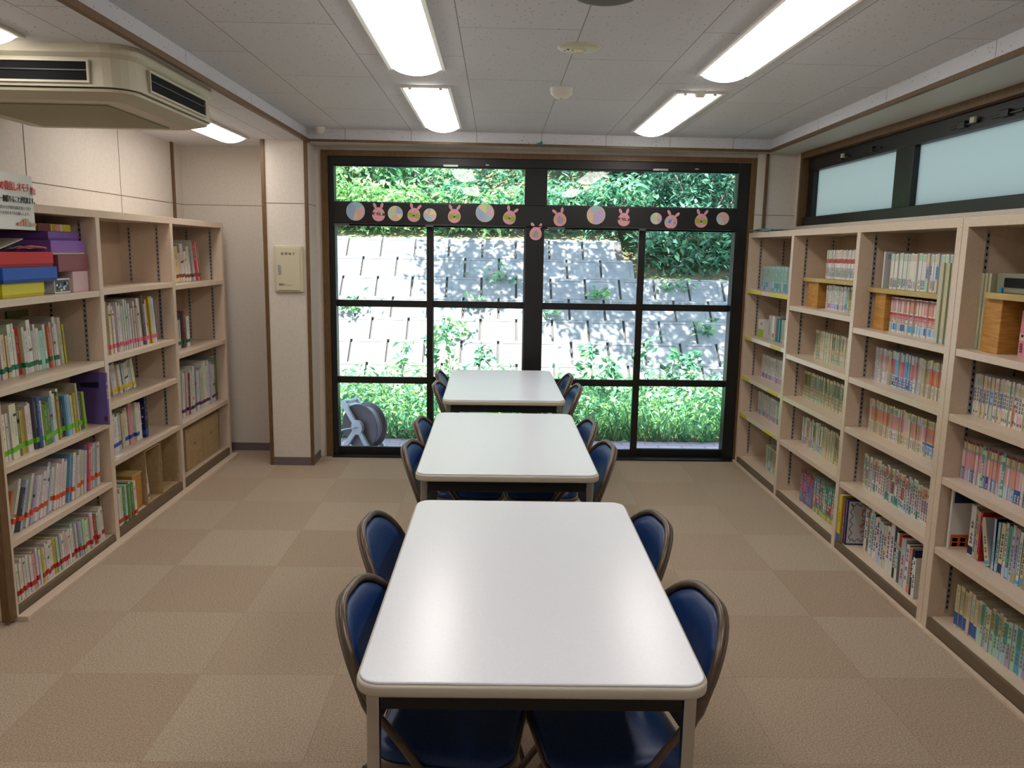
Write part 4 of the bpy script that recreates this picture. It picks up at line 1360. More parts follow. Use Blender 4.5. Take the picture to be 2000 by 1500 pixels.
gamebox('pale_pink_box', 'plain pale pink box by the divider on the top left shelf', -2.22, -2.055, 3.955, 4.100, Zs, Zs + .100, '#c9a9ab', lid=1)
gamebox('maroon_box', 'dull maroon box under the violet box on the top left shelf', -2.32, -2.055, 3.835, 4.115, Zs + .101, Zs + .180, '#8a4b55', lid=.9)
gamebox('violet_box', 'large violet box with pale rim under the smaller violet box', -2.33, -2.065, 3.80, 4.108, Zs + .181, Zs + .248, '#8d5fb5', '#c4aca2', lid=.85)
gamebox('violet_box', 'smaller violet box, second from top on the top left shelf', -2.32, -2.09, 3.83, 4.112, Zs + .2485, Zs + .288, '#7d54a6', '#6f4896')
def strips(e, a, b, h):
    c = MB()
    for y0, y1, cc in ((-b, -b + .10, 'maroon'), (-b + .10, -b + .115, 'yellow'), (-b + .115, 0.0, 'mustard'), (0.0, .04, 'salmon'), (.04, .07, 'cream'), (.07, b, 'yellow')):
        c.box(a, a + .0009, y0 + .001, y1 - .001, .002, h - .002, 0, CN[cc])
    c.build('label_strip', M['print'], e)
gamebox('game_box', 'long low box with red, ochre and salmon blocks, topmost on the violet boxes', -2.30, -2.115, 3.80, 4.08, Zs + .2885, Zs + .325, '#8a7424', extra=strips, lid=1)
# green album behind the books of the second shelf and a dark yellow folder
big_book('album', 'wide green album behind the picture books, second shelf, nearest left bay', 'L', -2.318, 3.93, .993, .35 * .5, .010, .27, 'olive', 'green', cat='album')
# boxes on the bottom shelf of the middle bay
def open_box(name, label, x0, x1, y0, y1, z0, h, mat, open_front=True, t=.005, cat='box'):
    cy = (y0 + y1) / 2
    e = thing(name, label, cat, ((x0 + x1) / 2, cy, z0))
    a, b = (x1 - x0) / 2, (y1 - y0) / 2
    def P(nm, *q):
        m_ = MB(); m_.box(*q); return m_.build(nm, mat, e, bevel=.001)
    P('side_panel', -a, a, -b, -b + t, 0, h)
    P('side_panel', -a, a, b - t, b, 0, h)
    P('bottom', -a, a, -b + t, b - t, 0, t)
    P('top', -a, a, -b + t, b - t, h - t, h)
    P('back', -a, -a + t, -b + t, b - t, t, h - t)
    if not open_front:
        P('front', a - t, a, -b + t, b - t, t, h - t)
    return e
open_box('magazine_box', 'open kraft magazine box holding a white manual, middle left bay', -2.27, -2.030, 4.565, 4.765, .0785, .325, M['kraft'])
open_box('magazine_box', 'empty open kraft magazine box beside the divider, middle left bay', -2.27, -2.032, 4.785, 5.04, .0785, .335, M['kraft'])
big_book('manual', 'white manual with a maroon foot label leaning inside the open kraft box', 'L', -2.060, 4.655, .0845, .022, .17, .285, 'white', 'palegrey', [(.05, .11, 0, 1, CN['maroon'])] + glyphs(rr, .35, .9, CN['darkgrey'], 8), lean=-.16)
big_book('manual', 'thin white manual standing behind the leaning one in the kraft box', 'L', -2.075, 4.695, .0845, .016, .17, .285, 'offwhite', 'white', [(.05, .11, 0, 1, CN['maroon'])], lean=-.16)
wb_ = thing('wooden_box', 'solid pine box with a knot beside the kraft boxes on the bottom left shelf', 'box', (-2.15, 4.482, .0785))
c = MB(); c.box(-.11, .10, -.055, .06, 0, .205); c.build('body', M['pine'], wb_, bevel=.003)
c = MB(); c.box(-.114, .104, -.059, .064, .2052, .215); c.build('lid', M['plank'], wb_, bevel=.002)
big_book('folder', 'yellow folder rising behind the pine box, bottom shelf, middle left bay', 'L', -2.285, 4.50, .0785, .10, .03, .33, 'yellow', 'mustard', cat='folder')
big_book('folder', 'dark green folder behind the small books, bottom shelf, middle left bay', 'L', -2.285, 4.34, .0785, .10, .03, .32, 'olive', 'green', cat='folder')
for k, (a_, b_) in enumerate(((5.29, 5.60), (5.605, 5.93))):
    e = thing('archive_box', ['closed kraft archive box, left of the two in the farthest left bay', 'closed kraft archive box, right of the two in the farthest left bay'][k], 'box', (-2.18, (a_ + b_) / 2, .0755))
    c = MB(); h2 = (b_ - a_) / 2; c.box(-.13, .105, -h2, h2, 0, .29); c.build('body', M['kraft'], e, bevel=.002)
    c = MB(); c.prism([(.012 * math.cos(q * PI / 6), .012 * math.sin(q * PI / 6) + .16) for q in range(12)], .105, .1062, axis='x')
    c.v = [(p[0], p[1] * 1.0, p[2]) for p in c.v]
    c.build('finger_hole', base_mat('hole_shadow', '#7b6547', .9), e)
big_book('magazine', 'loose blue slip of paper on the fourth shelf, middle left bay', 'L', -2.03, 4.28, .449, .10, .035, .0015, 'paleblue', 'paleblue', cat='paper')

# ------------------------------------------------------------------ tables
def table(label, cx, y0, rz):
    e = thing('meeting_table', label, 'table', (cx, y0, 0), rz, 'white meeting tables in a row')
    w, l, ht = .71, 1.183, .745
    t = MB()
    t.prism(rrect(-w / 2 + .006, w / 2 - .006, .006, l - .006, .045, 8), ht - .006, ht)
    t.build('table_top', M['tabletop'], e, bevel=.003)
    t = MB()
    t.prism(rrect(-w / 2, w / 2, 0, l, .05, 8), ht - .031, ht - .0055, smooth=True)
    t.build('edge_band', M['tableedge'], e, bevel=.006, bevseg=3)
    for sx in (-1, 1):
        for yy in (.05, l - .05):
            c = MB()
            xx = sx * (w / 2 - .033)
            c.prism([(xx + p[0] , yy + p[1]) for p in rrect(-.013, .013, -.013, .013, .004, 3)], .018, ht - .03)
            lg = c.build('leg', M['chrome'], e)
            c = MB(); c.lathe([(0, 0), (.015, 0), (.017, .006), (.015, .02), (0, .02)], xx, yy, 14); c.build('foot', M['rubber'], lg)
    for nm, b in (('apron', (-w / 2 + .05, w / 2 - .05, .040, .060)), ('apron', (-w / 2 + .05, w / 2 - .05, l - .060, l - .040)), ('apron', (-w / 2 + .022, -w / 2 + .042, .065, l - .065)), ('apron', (w / 2 - .042, w / 2 - .022, .065, l - .065))):
        c = MB(); c.box(*b, ht - .078, ht - .032); c.build(nm, M['black_metal'], e, bevel=.001)
    for sx in (-1, 1):
        c = MB(); xx = sx * (w / 2 - .055); c.tube([(xx, .05, ht - .06), (xx, .35, ht - .06)], .006, 6); c.build('brace', M['black_metal'], e)
    return e
table('white meeting table farthest from the glass doors', .083, 1.4534, -.0081)
table('middle of the three white meeting tables', .0522, 2.9508, .0014)
table('farthest white meeting table, close to the glass doors', .053, 4.4914, .0101)

# ------------------------------------------------------------------ folding chairs
def smooth_path(pts, n=6):
    out = []
    P = [Vector(p) for p in pts]
    for i in range(len(P) - 1):
        p0, p1, p2, p3 = P[max(i - 1, 0)], P[i], P[i + 1], P[min(i + 2, len(P) - 1)]
        for k in range(n):
            t = k / n
            out.append(.5 * ((2 * p1) + (-p0 + p2) * t + (2 * p0 - 5 * p1 + 4 * p2 - p3) * t * t + (-p0 + 3 * p1 - 3 * p2 + p3) * t ** 3))
    out.append(P[-1])
    return out
BACK_TILT = -.36
def back_x(y, z, off=0.0):
    """surface of the backrest: tilted and curved around the sitter"""
    return -.195 + (z - .545) * BACK_TILT - .030 * (1 - (y / .18) ** 2) + off
def back_outline(k=0.0):
    hw = .180 - k
    zt, zb = .757 - k, .535 + k
    pts = []
    r, n = .142 - k * .8, 8
    for i in range(n + 1):
        a = PI / 2 * i / n
        pts.append((hw - r + r * math.cos(a), zt - r + r * math.sin(a) * 1.0))
    for i in range(n + 1):
        a = PI / 2 + PI / 2 * i / n
        pts.append((-hw + r + r * math.cos(a), zt - r + r * math.sin(a)))
    r2 = .05
    hb = hw - .016
    for i in range(6):
        a = PI + PI / 2 * i / 5
        pts.append((-hb + r2 + r2 * math.cos(a), zb + r2 + r2 * math.sin(a)))
    for i in range(6):
        a = 1.5 * PI + PI / 2 * i / 5
        pts.append((hb - r2 + r2 * math.cos(a), zb + r2 + r2 * math.sin(a)))
    return pts
def shell(mb, outline, off0, off1, rings=5, mi=0):
    """closed curved slab between two offsets of the backrest surface"""
    n = len(outline)
    cz = sum(p[1] for p in outline) / n
    v, fs = [], []
    lay = []
    for off, sgn in ((off0, -1), (off1, 1)):
        for k in range(rings + 1):
            t = 1 - k / (rings + .0)
            t = max(t, .02)
            bulge = (1 - t ** 4) * .010 * sgn * (1 if sgn > 0 else 0)
            start = len(v)
            for y, z in outline:
                yy, zz = y * t, cz + (z - cz) * t
                v.append((back_x(yy, zz, off + bulge), yy, zz))
            lay.append(start)
    R1 = rings + 1
    for s in range(2):
        for k in range(rings):
            a, b = lay[s * R1 + k], lay[s * R1 + k + 1]
            for i in range(n):
                j = (i + 1) % n
                f = (a + i, a + j, b + j, b + i)
                fs.append(f if s else f[::-1])
        c0 = lay[s * R1 + rings]
        fs.append(tuple(c0 + i for i in (range(n) if s else range(n - 1, -1, -1))))
    a, b = lay[0], lay[R1]
    for i in range(n):
        j = (i + 1) % n
        fs.append((a + i, a + j, b + j, b + i))
    mb.grid(v, fs, mi, None, True)
def make_chair():
    e = thing('folding_chair', 'x', 'chair')
    # main frame: front feet up along the seat, over the back
    o_ = back_outline(-.004)
    half = [p for p in o_[:18]]
    rim = [(back_x(y, z, .004), y, z) for y, z in half]
    left = [(.215, .187, .012), (.075, .187, .20), (-.035, .187, .36), (-.115, .186, .47), (-.178, .185, .545)]
    pathp = smooth_path(left, 5) + [Vector(p) for p in rim] + [Vector((p[0], -p[1], p[2])) for p in smooth_path(left, 5)][::-1]
    c = MB(); c.tube(pathp, .0100, 10); fr = c.build('front_frame', M['tube'], e)
    c = MB()
    for s in (-1, 1):
        c.tube([(.215, s * .187, 0), (.205, s * .187, .03)], .0145, 10)
    c.build('rubber_foot', M['rubber'], fr)
    # rear legs
    path2 = smooth_path([(-.275, .165, .012), (-.16, .166, .19), (-.04, .167, .345), (.02, .168, .395)], 5)
    path2 = path2 + [Vector((p[0], -p[1], p[2])) for p in path2][::-1]
    c = MB(); c.tube(path2, .0105, 10); rf = c.build('rear_frame', M['tube'], e)
    c = MB()
    for s in (-1, 1):
        c.tube([(-.275, s * .165, 0), (-.265, s * .165, .03)], .0135, 10)
    c.build('rubber_foot', M['rubber'], rf)
    for p in ((.165, .187, .08), (-.215, .166, .105)):
        c = MB(); c.tube([(p[0], p[1], p[2]), (p[0], -p[1], p[2])], .0075, 8); c.build('stretcher', M['tube'], e)
    # seat: pan with rolled edge and a blue cushion
    def seat_outline(k):
        return rrect(-.215 + k, .135 - k, -.178 + k, .178 - k, .080 - k * .6, 7)
    c = MB(); c.prism(seat_outline(.0), .398, .418, smooth=True); c.build('seat_pan', M['shell'], e, bevel=.005)
    c = MB(); prof = [(0, .418), (-.001, .428), (.004, .440), (.016, .448), (.045, .452)]
    lay = []
    v, fs = [], []
    for k, z in prof:
        pts = seat_outline(k + .006)
        lay.append(len(v)); v += [(p[0], p[1], z) for p in pts]
        n = len(pts)
    for a, b in zip(lay, lay[1:]):
        fs += [(a + i, a + (i + 1) % n, b + (i + 1) % n, b + i) for i in range(n)]
    fs.append(tuple(lay[-1] + i for i in range(n)))
    fs.append(tuple(lay[0] + i for i in range(n - 1, -1, -1)))
    c.grid(v, fs, 0, None, True); c.build('seat', M['vinyl'], e)
    c = MB(); shell(c, [(y, z if z > .62 else z - .06) for y, z in back_outline(.002)], -.016, -.004); c.build('back_shell', M['shell'], e)
    c = MB(); shell(c, back_outline(.009), -.003, .010); bp = c.build('backrest', M['vinyl'], e)
    for s in (-1, 1):       # perforated folding links
        c = MB()
        c.prism([(-.03, .352), (-.02, .370), (-.125, .385), (-.135, .366)], s * .180 - .002, s * .180 + .002, axis='y')
        lk = c.build('hinge_link', M['steel'], e)
        c = MB()
        for t in (.12, .37, .62, .87):
            x, z = -.025 - .105 * t, .361 + .015 * t
            pts = [(x + .005 * math.cos(q * PI / 4), z + .005 * math.sin(q * PI / 4)) for q in range(8)]
            c.prism(pts, s * .180 - .0028, s * .180 + .0028, axis='y')
        c.build('hole', M['dark'], lk)
    return e
ch0 = make_chair()
CH = [('L', 1.829, -0.055, -0.15, 'blue folding chair on the left side of the nearest table, near end, torn'),
      ('L', 2.352, -0.094, -0.104, 'blue folding chair on the left side of the nearest table, far end'),
      ('R', 1.8, 0.242, 0.165, 'blue folding chair on the right side of the nearest table, near end'),
      ('R', 2.379, 0.237, 0.149, 'blue folding chair on the right side of the nearest table, far end'),
      ('L', 3.334, -0.08, -0.114, 'blue folding chair on the left side of the middle table, near end'),
      ('L', 3.844, -0.081, -0.079, 'blue folding chair on the left side of the middle table, far end'),
      ('R', 3.362, 0.212, 0.107, 'blue folding chair on the right side of the middle table, near end'),
      ('R', 3.846, 0.19, 0.083, 'blue folding chair on the right side of the middle table, far end'),
      ('L', 4.957, -0.079, -0.063, 'blue folding chair on the left side of the farthest table, near end'),
      ('L', 5.448, -0.102, -0.025, 'blue folding chair on the left side of the farthest table, beside the doors'),
      ('R', 4.923, 0.23, 0.037, 'blue folding chair on the right side of the farthest table, near end'),
      ('R', 5.359, 0.215, 0.032, 'blue folding chair on the right side of the farthest table, beside the doors')]
for i, (s, y, x, a, lb) in enumerate(CH):
    e = ch0 if i == 0 else dup_tree(ch0)
    e.location = (x, y, 0)
    e.rotation_euler = (0, 0, a + (PI if s == 'R' else 0))
    e['label'] = lb
    e['group'] = 'blue folding chairs at the tables'
nick = MB(); nick.prism([(.008 * math.cos(q * PI / 3) * (1 + .3 * (q % 2)), .006 * math.sin(q * PI / 3)) for q in range(6)], 0, .003, axis='x')
nk = nick.build('torn_patch', base_mat('torn_vinyl', '#a6a29a', .8), [c_ for c_ in ch0.children if c_.name.startswith('backrest')][0], loc=(back_x(-.14, .60, .010), -.14, .60))

# ------------------------------------------------------------------ paper rabbits and eggs on the door beam
YB = 6.0305
PASTEL = [lin(c) for c in ('#e3b3ae', '#e8c6a0', '#e3da9f', '#bcd6b0', '#a5cdd4', '#a3b8da', '#c4b1d4', '#e3bcc6')]
def egg(x, z, r, seed, label):
    q = random.Random(seed)
    mb = MB()
    n = 36
    ang = q.uniform(0, PI)
    cols = q.sample(PASTEL, 7)
    th = .0012
    # painted sectors meeting off centre
    ox, oz = q.uniform(-.3, .3) * r, q.uniform(-.3, .3) * r
    m = 6
    cuts = sorted(q.uniform(0, 2 * PI) for _ in range(m))
    for k in range(m):
        a0, a1 = cuts[k], cuts[(k + 1) % m] + (2 * PI if k == m - 1 else 0)
        st_ = max(2, int((a1 - a0) / .2))
        pts = [(ox, oz)] + [(r * .93 * math.cos(a0 + (a1 - a0) * t / st_), r * .93 * math.sin(a0 + (a1 - a0) * t / st_)) for t in range(st_ + 1)]
        mb.face([(p[0], -th - .0004, p[1]) for p in pts], 0, cols[k])
    rim = lin('#d9cfae') if q.random() < .6 else lin('#a8c0d8')
    mb.prism([(r * math.cos(2 * PI * k / n), r * math.sin(2 * PI * k / n)) for k in range(n)], -th, 0, 0, rim, axis='y')
    o = mb.build('paper_egg', M['printmatte'], None, loc=(x, YB, z))
    tag(o, label, 'decoration', 'round pastel paper eggs on the door beam')
def bunny(x, z, r, tilt, seed, label, ybase=YB):
    q = random.Random(seed)
    e = thing('paper_rabbit', label, 'decoration', (x, ybase, z), group='pink paper rabbits on the door frame', rot=(0, tilt, 0))
    pink = base_mat('pink_paper', '#e0a4ae', .8)
    th = .0012
    b = MB()
    n = 32
    b.prism([(r * (1 - .10 * math.sin(2 * PI * k / n)) * math.cos(2 * PI * k / n), r * 1.08 * math.sin(2 * PI * k / n) - .008) for k in range(n)], -th, 0, axis='y')
    b.build('face', pink, e)
    for s, a in ((-1, -.42 if q.random() < .6 else -.75), (1, .28 if q.random() < .6 else .6)):
        b = MB()
        L_ = r * .85
        pts = [(.0105 * math.cos(2 * PI * k / 16), L_ * .55 * math.sin(2 * PI * k / 16)) for k in range(16)]
        cx, cz = s * .020 + math.sin(a) * L_ * .45, r * .85 + math.cos(a) * L_ * .40
        b.prism([(cx + p[0] * math.cos(a) + p[1] * math.sin(a), cz - p[0] * math.sin(a) + p[1] * math.cos(a)) for p in pts], -th, 0, axis='y')
        b.build('ear', pink, e)
    b = MB()
    def blob(cx, cz, rx, rz, col, lev):
        b.face([(cx + rx * math.cos(-2 * PI * k / 12), -th - .0004 * lev, cz + rz * math.sin(-2 * PI * k / 12)) for k in range(12)][::-1], 0, col)
    band = q.choice([('stripe', CN['maroon']), ('wing', CN['lime']), ('blob', CN['lilac']), ('wing', CN['yellow'])]) if seed < 100 else {101: ('stripe', CN['maroon']), 102: ('wing', CN['lime']), 103: ('blob', CN['lilac']), 104: ('blue', CN['paleblue'])}[seed]
    kind, col = band
    if kind == 'stripe':
        b.face([(-r * .98, -th - .0004, -.012), (r * .98, -th - .0004, -.018), (r * .98, -th - .0004, .0), (-r * .98, -th - .0004, .006)], 0, col)
        for k, cc in enumerate(('palegrey', 'orange', 'palegrey')):
            blob(-.022 + .022 * k, -.006, .010, .0075, CN[cc], 2)
    elif kind == 'wing':
        blob(-r * .5, -.012, r * .44, r * .42, col, 1)
        blob(r * .5, -.012, r * .44, r * .42, col, 1)
        blob(0, -.014, .006, .007, CN['black'] if q.random() < .6 else CN['red'], 3)
    elif kind == 'blue':
        for k in range(4):
            blob(-r * .6 + k * r * .4, -.012 + .004 * (k % 2), r * .25, r * .3, CN[['paleblue', 'skyblue', 'mint', 'lilac'][k]], 1)
    else:
        blob(0, -.014, r * .6, r * .55, col, 1)
        blob(-r * .5, -.012, r * .2, r * .3, CN['yellow'], 2)
        blob(r * .5, -.012, r * .2, r * .3, CN['yellow'], 2)
    blob(0, .014, .0022, .0022, CN['black'], 4)
    b.face([(-.004, -th - .002, .004), (.0, -th - .002, .010), (.004, -th - .002, .004), (0, -th - .002, .006)], 0, CN['maroon'])
    b.build('drawing', M['printmatte'], e)
egg(-1.042, 1.856, .069, 11, 'large pastel paper egg at the left end of the door beam')
bunny(-.874, 1.845, .047, .0, 101, 'pink paper rabbit with a dark striped band, first from the left')
egg(-.751, 1.845, .055, 12, 'medium pastel paper egg between the first two rabbits')
bunny(-.613, 1.845, .047, .15, 102, 'pink paper rabbit with yellow-green wings, second from the left')
egg(-.497, 1.838, .048, 13, 'small pastel paper egg above the left door stile')
bunny(-.317, 1.842, .047, 0, 102, 'pink paper rabbit with a dark beak, third from the left')
egg(-.092, 1.862, .068, 14, 'large pastel paper egg left of the middle post')
bunny(.092, 1.838, .047, .3, 102, 'pink paper rabbit tilted right, just left of the middle post')
bunny(.287, 1.725, .045, .15, 103, 'pink paper rabbit hanging low on the middle post')
bunny(.461, 1.832, .047, -.15, 103, 'pink paper rabbit with a lilac belly, just right of the middle post')
egg(.729, 1.860, .069, 15, 'large pastel paper egg right of the middle post')
bunny(.937, 1.838, .045, 0, 101, 'pink paper rabbit with a dark striped band, right of the middle post')
egg(1.176, 1.842, .043, 16, 'small pastel paper egg with a blue rim near the right end')
bunny(1.290, 1.828, .047, .25, 104, 'pink paper rabbit with blue patches, second from the right')
bunny(1.513, 1.840, .047, .05, 102, 'pink paper rabbit with yellow wings nearest the right end')
egg(1.672, 1.850, .047, 17, 'small violet pastel paper egg at the right end of the door beam')

# ------------------------------------------------------------------ outside
GZ = -.12
sbox('ground_outside', M['soil'], -12, 14, 7.15, 9.6, GZ - .3, GZ + .01)
sbox('path_outside', M['brickpath'], -12, 14, 6.3, 7.15, GZ - .3, GZ)
# sloped retaining wall of concrete blocks
FY, FZ, ANG = 8.70, -.20, R(45)
def slope(u, v, h=0.0):
    return (u, FY + v * math.cos(ANG) - h * math.sin(ANG), FZ + v * math.sin(ANG) + h * math.cos(ANG))
UX, ROWH, BW, NR, NL = 1.62, .336, .43, 8, 6
rw = MB()
g = random.Random(3)
for r in range(NR):
    u = -9.0 + (BW / 2 if r % 2 else 0)
    while u < 9:
        if u > UX - .2 and r >= NL:
            u += BW
            continue
        x0, x1, v0, v1 = u + .010, u + BW - .012, r * ROWH, (r + 1) * ROWH - .0008
        b = .004
        h1 = .040 + g.uniform(-.002, .002)
        P0 = [slope(x0, v0, 0), slope(x1, v0, 0), slope(x1, v1, 0), slope(x0, v1, 0)]
        P1 = [slope(x0 + b, v0 + .001, h1), slope(x1 - b, v0 + .001, h1), slope(x1 - b, v1 - .001, h1), slope(x0 + b, v1 - .001, h1)]
        bb = .045
        P2 = [slope(x0 + bb, v0 + bb * .8, h1), slope(x1 - bb, v0 + bb * .8, h1), slope(x1 - bb, v1 - bb * .8, h1), slope(x0 + bb, v1 - bb * .8, h1)]
        P3 = [slope(x0 + bb + .006, v0 + bb * .8 + .006, h1 - .007), slope(x1 - bb - .006, v0 + bb * .8 + .006, h1 - .007), slope(x1 - bb - .006, v1 - bb * .8 - .006, h1 - .007), slope(x0 + bb + .006, v1 - bb * .8 - .006, h1 - .007)]
        v = P0 + P1 + P2 + P3
        fs = []
        for a in (0, 4, 8):
            for i in range(4):
                j = (i + 1) % 4
                fs.append((a + i, a + j, a + 4 + j, a + 4 + i))
        fs.append((12, 13, 14, 15))
        rw.grid(v, fs, 0, None, False)
        u += BW
def slab(mb, x0, x1, v1, mi):
    a, b = slope(x0, -.1, .004), slope(x1, -.1, .004)
    c, d = slope(x1, v1, .004), slope(x0, v1, .004)
    mb.face([a, b, c, d], mi)
    c2, d2 = (c[0], c[1] + .25, c[2]), (d[0], d[1] + .25, d[2])
    mb.face([d, c, c2, d2], 0)
slab(rw, -9, UX, NR * ROWH, 1)
slab(rw, UX, 9, NL * ROWH, 1)
# coping strip along the top edge
for x0, x1, v in ((-9, UX, NR * ROWH), (UX, 9, NL * ROWH)):
    q0, q1 = slope(x0, v, 0), slope(x1, v, 0)
    rw.box(x0, x1, q0[1] - .01, q0[1] + .22, q0[2] - .06, q0[2] + .028, 0)
rwo = rw.build('wall_retaining', [M['concrete'], M['concrete_joint']])
rwo['kind'] = 'structure'
# wooded bank above the wall
def bank_z(x, y):
    top = 1.68 if x < UX else 1.20
    y0 = 10.75 if x < UX else 10.3
    t = max(0, y - y0)
    return top + .06 + .62 * t + .12 * math.sin(x * 1.3) * min(1, t) + .08 * math.sin(y * 2.1 + x) * min(1, t)
mb = MB()
ny = 30
xs_ = [-12 + .35 * i for i in range(39)] + [UX - .004, UX + .004] + [1.95 + .35 * i for i in range(32)]
nx = len(xs_) - 1
v = []
for x in xs_:
    edge = 10.66 if x < UX else 10.19
    for j in range(ny + 1):
        y = edge + (23.3 - edge) * (j / ny) ** 1.3
        v.append((x, y, bank_z(x, y)))
mb.grid(v, [(i * (ny + 1) + j, (i + 1) * (ny + 1) + j, (i + 1) * (ny + 1) + j + 1, i * (ny + 1) + j + 1) for i in range(nx) for j in range(ny)])
o = mb.build('bank_outside', M['soil'])
o['kind'] = 'structure'

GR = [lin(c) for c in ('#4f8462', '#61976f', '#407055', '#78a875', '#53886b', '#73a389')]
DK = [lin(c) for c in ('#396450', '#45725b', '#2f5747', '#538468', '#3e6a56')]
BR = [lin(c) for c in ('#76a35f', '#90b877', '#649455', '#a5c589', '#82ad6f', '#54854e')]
def leaf_quad(mb, p, L_, W_, q, cols, droop=0.0, n=None):
    th, ph = q.uniform(0, 2 * PI), q.uniform(-.9, .9)
    d = Vector((math.cos(th) * math.cos(ph), math.sin(th) * math.cos(ph), math.sin(ph) - droop)).normalized()
    s = d.cross(Vector((q.uniform(-1, 1), q.uniform(-1, 1), q.uniform(.2, 1)))).normalized()
    p = Vector(p)
    k = q.uniform(.7, 1.25)
    L_ *= k
    W_ *= k
    c = q.choice(cols)
    f = q.uniform(.75, 1.2)
    c = tuple(x * f for x in c)
    nn = s.cross(d) * (W_ * .18)
    mb.face([p, p + d * L_ * .45 + s * W_ * .5 + nn, p + d * L_, p + d * L_ * .45 - s * W_ * .5 + nn], 0, c)
def clumps(mb, centre, rad, n, L_, W_, q, cols, droop=.2, clump=14, spread=.16, shell_=.5):
    cx, cy, cz = centre
    for _ in range(max(1, n // clump)):
        while True:
            a = Vector((q.uniform(-1, 1), q.uniform(-1, 1), q.uniform(-1, 1)))
            if shell_ < a.length < 1:
                break
        c = Vector((cx + a.x * rad[0], cy + a.y * rad[1], cz + a.z * rad[2]))
        for _ in range(clump):
            leaf_quad(mb, c + Vector((q.gauss(0, spread), q.gauss(0, spread), q.gauss(0, spread * .8))), L_, W_, q, cols, droop)
def tree(name, label, x, y, h, r0, canopies, cols, n, L_, W_, seed, branches=5, group=None, spread=.2, cat='tree'):
    q = random.Random(seed)
    z0 = bank_z(x, y) - .1
    e = thing(name, label, cat, (x, y, z0), group=group)
    t = MB()
    pth = [(0, 0, 0)]
    for k in range(1, 7):
        pth.append((.10 * math.sin(k * 1.3 + seed), .06 * math.cos(k + seed), h * k / 6))
    # tapering trunk
    seg = 12
    v, fs = [], []
    for k, p in enumerate(pth):
        rk = r0 * (1 - .10 * k)
        v += [(p[0] + rk * math.cos(2 * PI * i / seg), p[1] + rk * math.sin(2 * PI * i / seg), p[2]) for i in range(seg)]
    for k in range(6):
        fs += [(k * seg + i, k * seg + (i + 1) % seg, (k + 1) * seg + (i + 1) % seg, (k + 1) * seg + i) for i in range(seg)]
    t.grid(v, fs)
    tr = t.build('trunk', M['bark'], e)
    for k in range(branches):
        cx, cy, cz, *_ = canopies[k % len(canopies)]
        b = MB()
        b.tube(smooth_path([pth[3 + k % 3], ((cx - x) * .5, (cy - y) * .5, (cz - z0) * .75 + .3 * h * .1), (cx - x + q.uniform(-.4, .4), cy - y + q.uniform(-.4, .4), cz - z0)], 4), .035, 6)
        b.build('branch', M['bark'], e)
    c = MB()
    for cx, cy, cz, rx, ry, rz, frac in canopies:
        clumps(c, (cx - x, cy - y, cz - z0), (rx, ry, rz), int(n * frac), L_, W_, q, cols, spread=spread, shell_=.2)
    c.build('foliage', M['leaf'], e)
    return e
def bush(label, x, y, rx, ry, rz, n, L_, W_, cols, seed, dz=0.0, group='bushes on the bank above the retaining wall', droop=.2, spread=.12):
    q = random.Random(seed)
    z = bank_z(x, y)
    e = thing('bush', label, 'bush', (x, y, z - .02), group=group)
    s = MB()
    for k in range(5):
        a = k * 1.3
        s.tube([(0, 0, 0), (rx * .3 * math.cos(a), ry * .3 * math.sin(a), rz * .5), (rx * .6 * math.cos(a), ry * .6 * math.sin(a), rz * 1.1 + dz)], .015, 5)
    s.build('stem', M['bark'], e)
    c = MB()
    clumps(c, (0, 0, rz * .85 + dz), (rx, ry, rz), n, L_, W_, q, cols, droop=droop, clump=12, spread=spread, shell_=.0)
    c.build('foliage', M['leaf'], e)
# bushes: bright ones to the left, darker and lusher to the right
k = 0
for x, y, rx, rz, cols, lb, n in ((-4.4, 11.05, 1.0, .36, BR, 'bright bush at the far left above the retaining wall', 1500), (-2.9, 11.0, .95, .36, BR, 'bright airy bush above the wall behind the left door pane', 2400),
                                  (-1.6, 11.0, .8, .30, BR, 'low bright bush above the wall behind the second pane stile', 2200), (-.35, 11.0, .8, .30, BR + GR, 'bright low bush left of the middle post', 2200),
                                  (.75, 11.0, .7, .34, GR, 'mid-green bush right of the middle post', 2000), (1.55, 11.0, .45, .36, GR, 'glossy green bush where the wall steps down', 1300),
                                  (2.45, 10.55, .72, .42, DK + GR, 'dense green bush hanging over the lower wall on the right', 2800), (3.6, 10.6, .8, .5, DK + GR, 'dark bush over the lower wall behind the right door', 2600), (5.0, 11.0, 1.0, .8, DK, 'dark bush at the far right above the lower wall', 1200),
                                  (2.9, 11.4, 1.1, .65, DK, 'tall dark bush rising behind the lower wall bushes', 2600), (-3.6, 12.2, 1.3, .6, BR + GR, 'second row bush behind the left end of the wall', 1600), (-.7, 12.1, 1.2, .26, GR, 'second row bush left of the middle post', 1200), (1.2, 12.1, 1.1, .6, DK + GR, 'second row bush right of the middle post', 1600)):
    bush(lb, x, y, rx, .34 if y < 11.2 else .5, rz, n, .12, .045, cols, 200 + k, spread=.10)
    k += 1
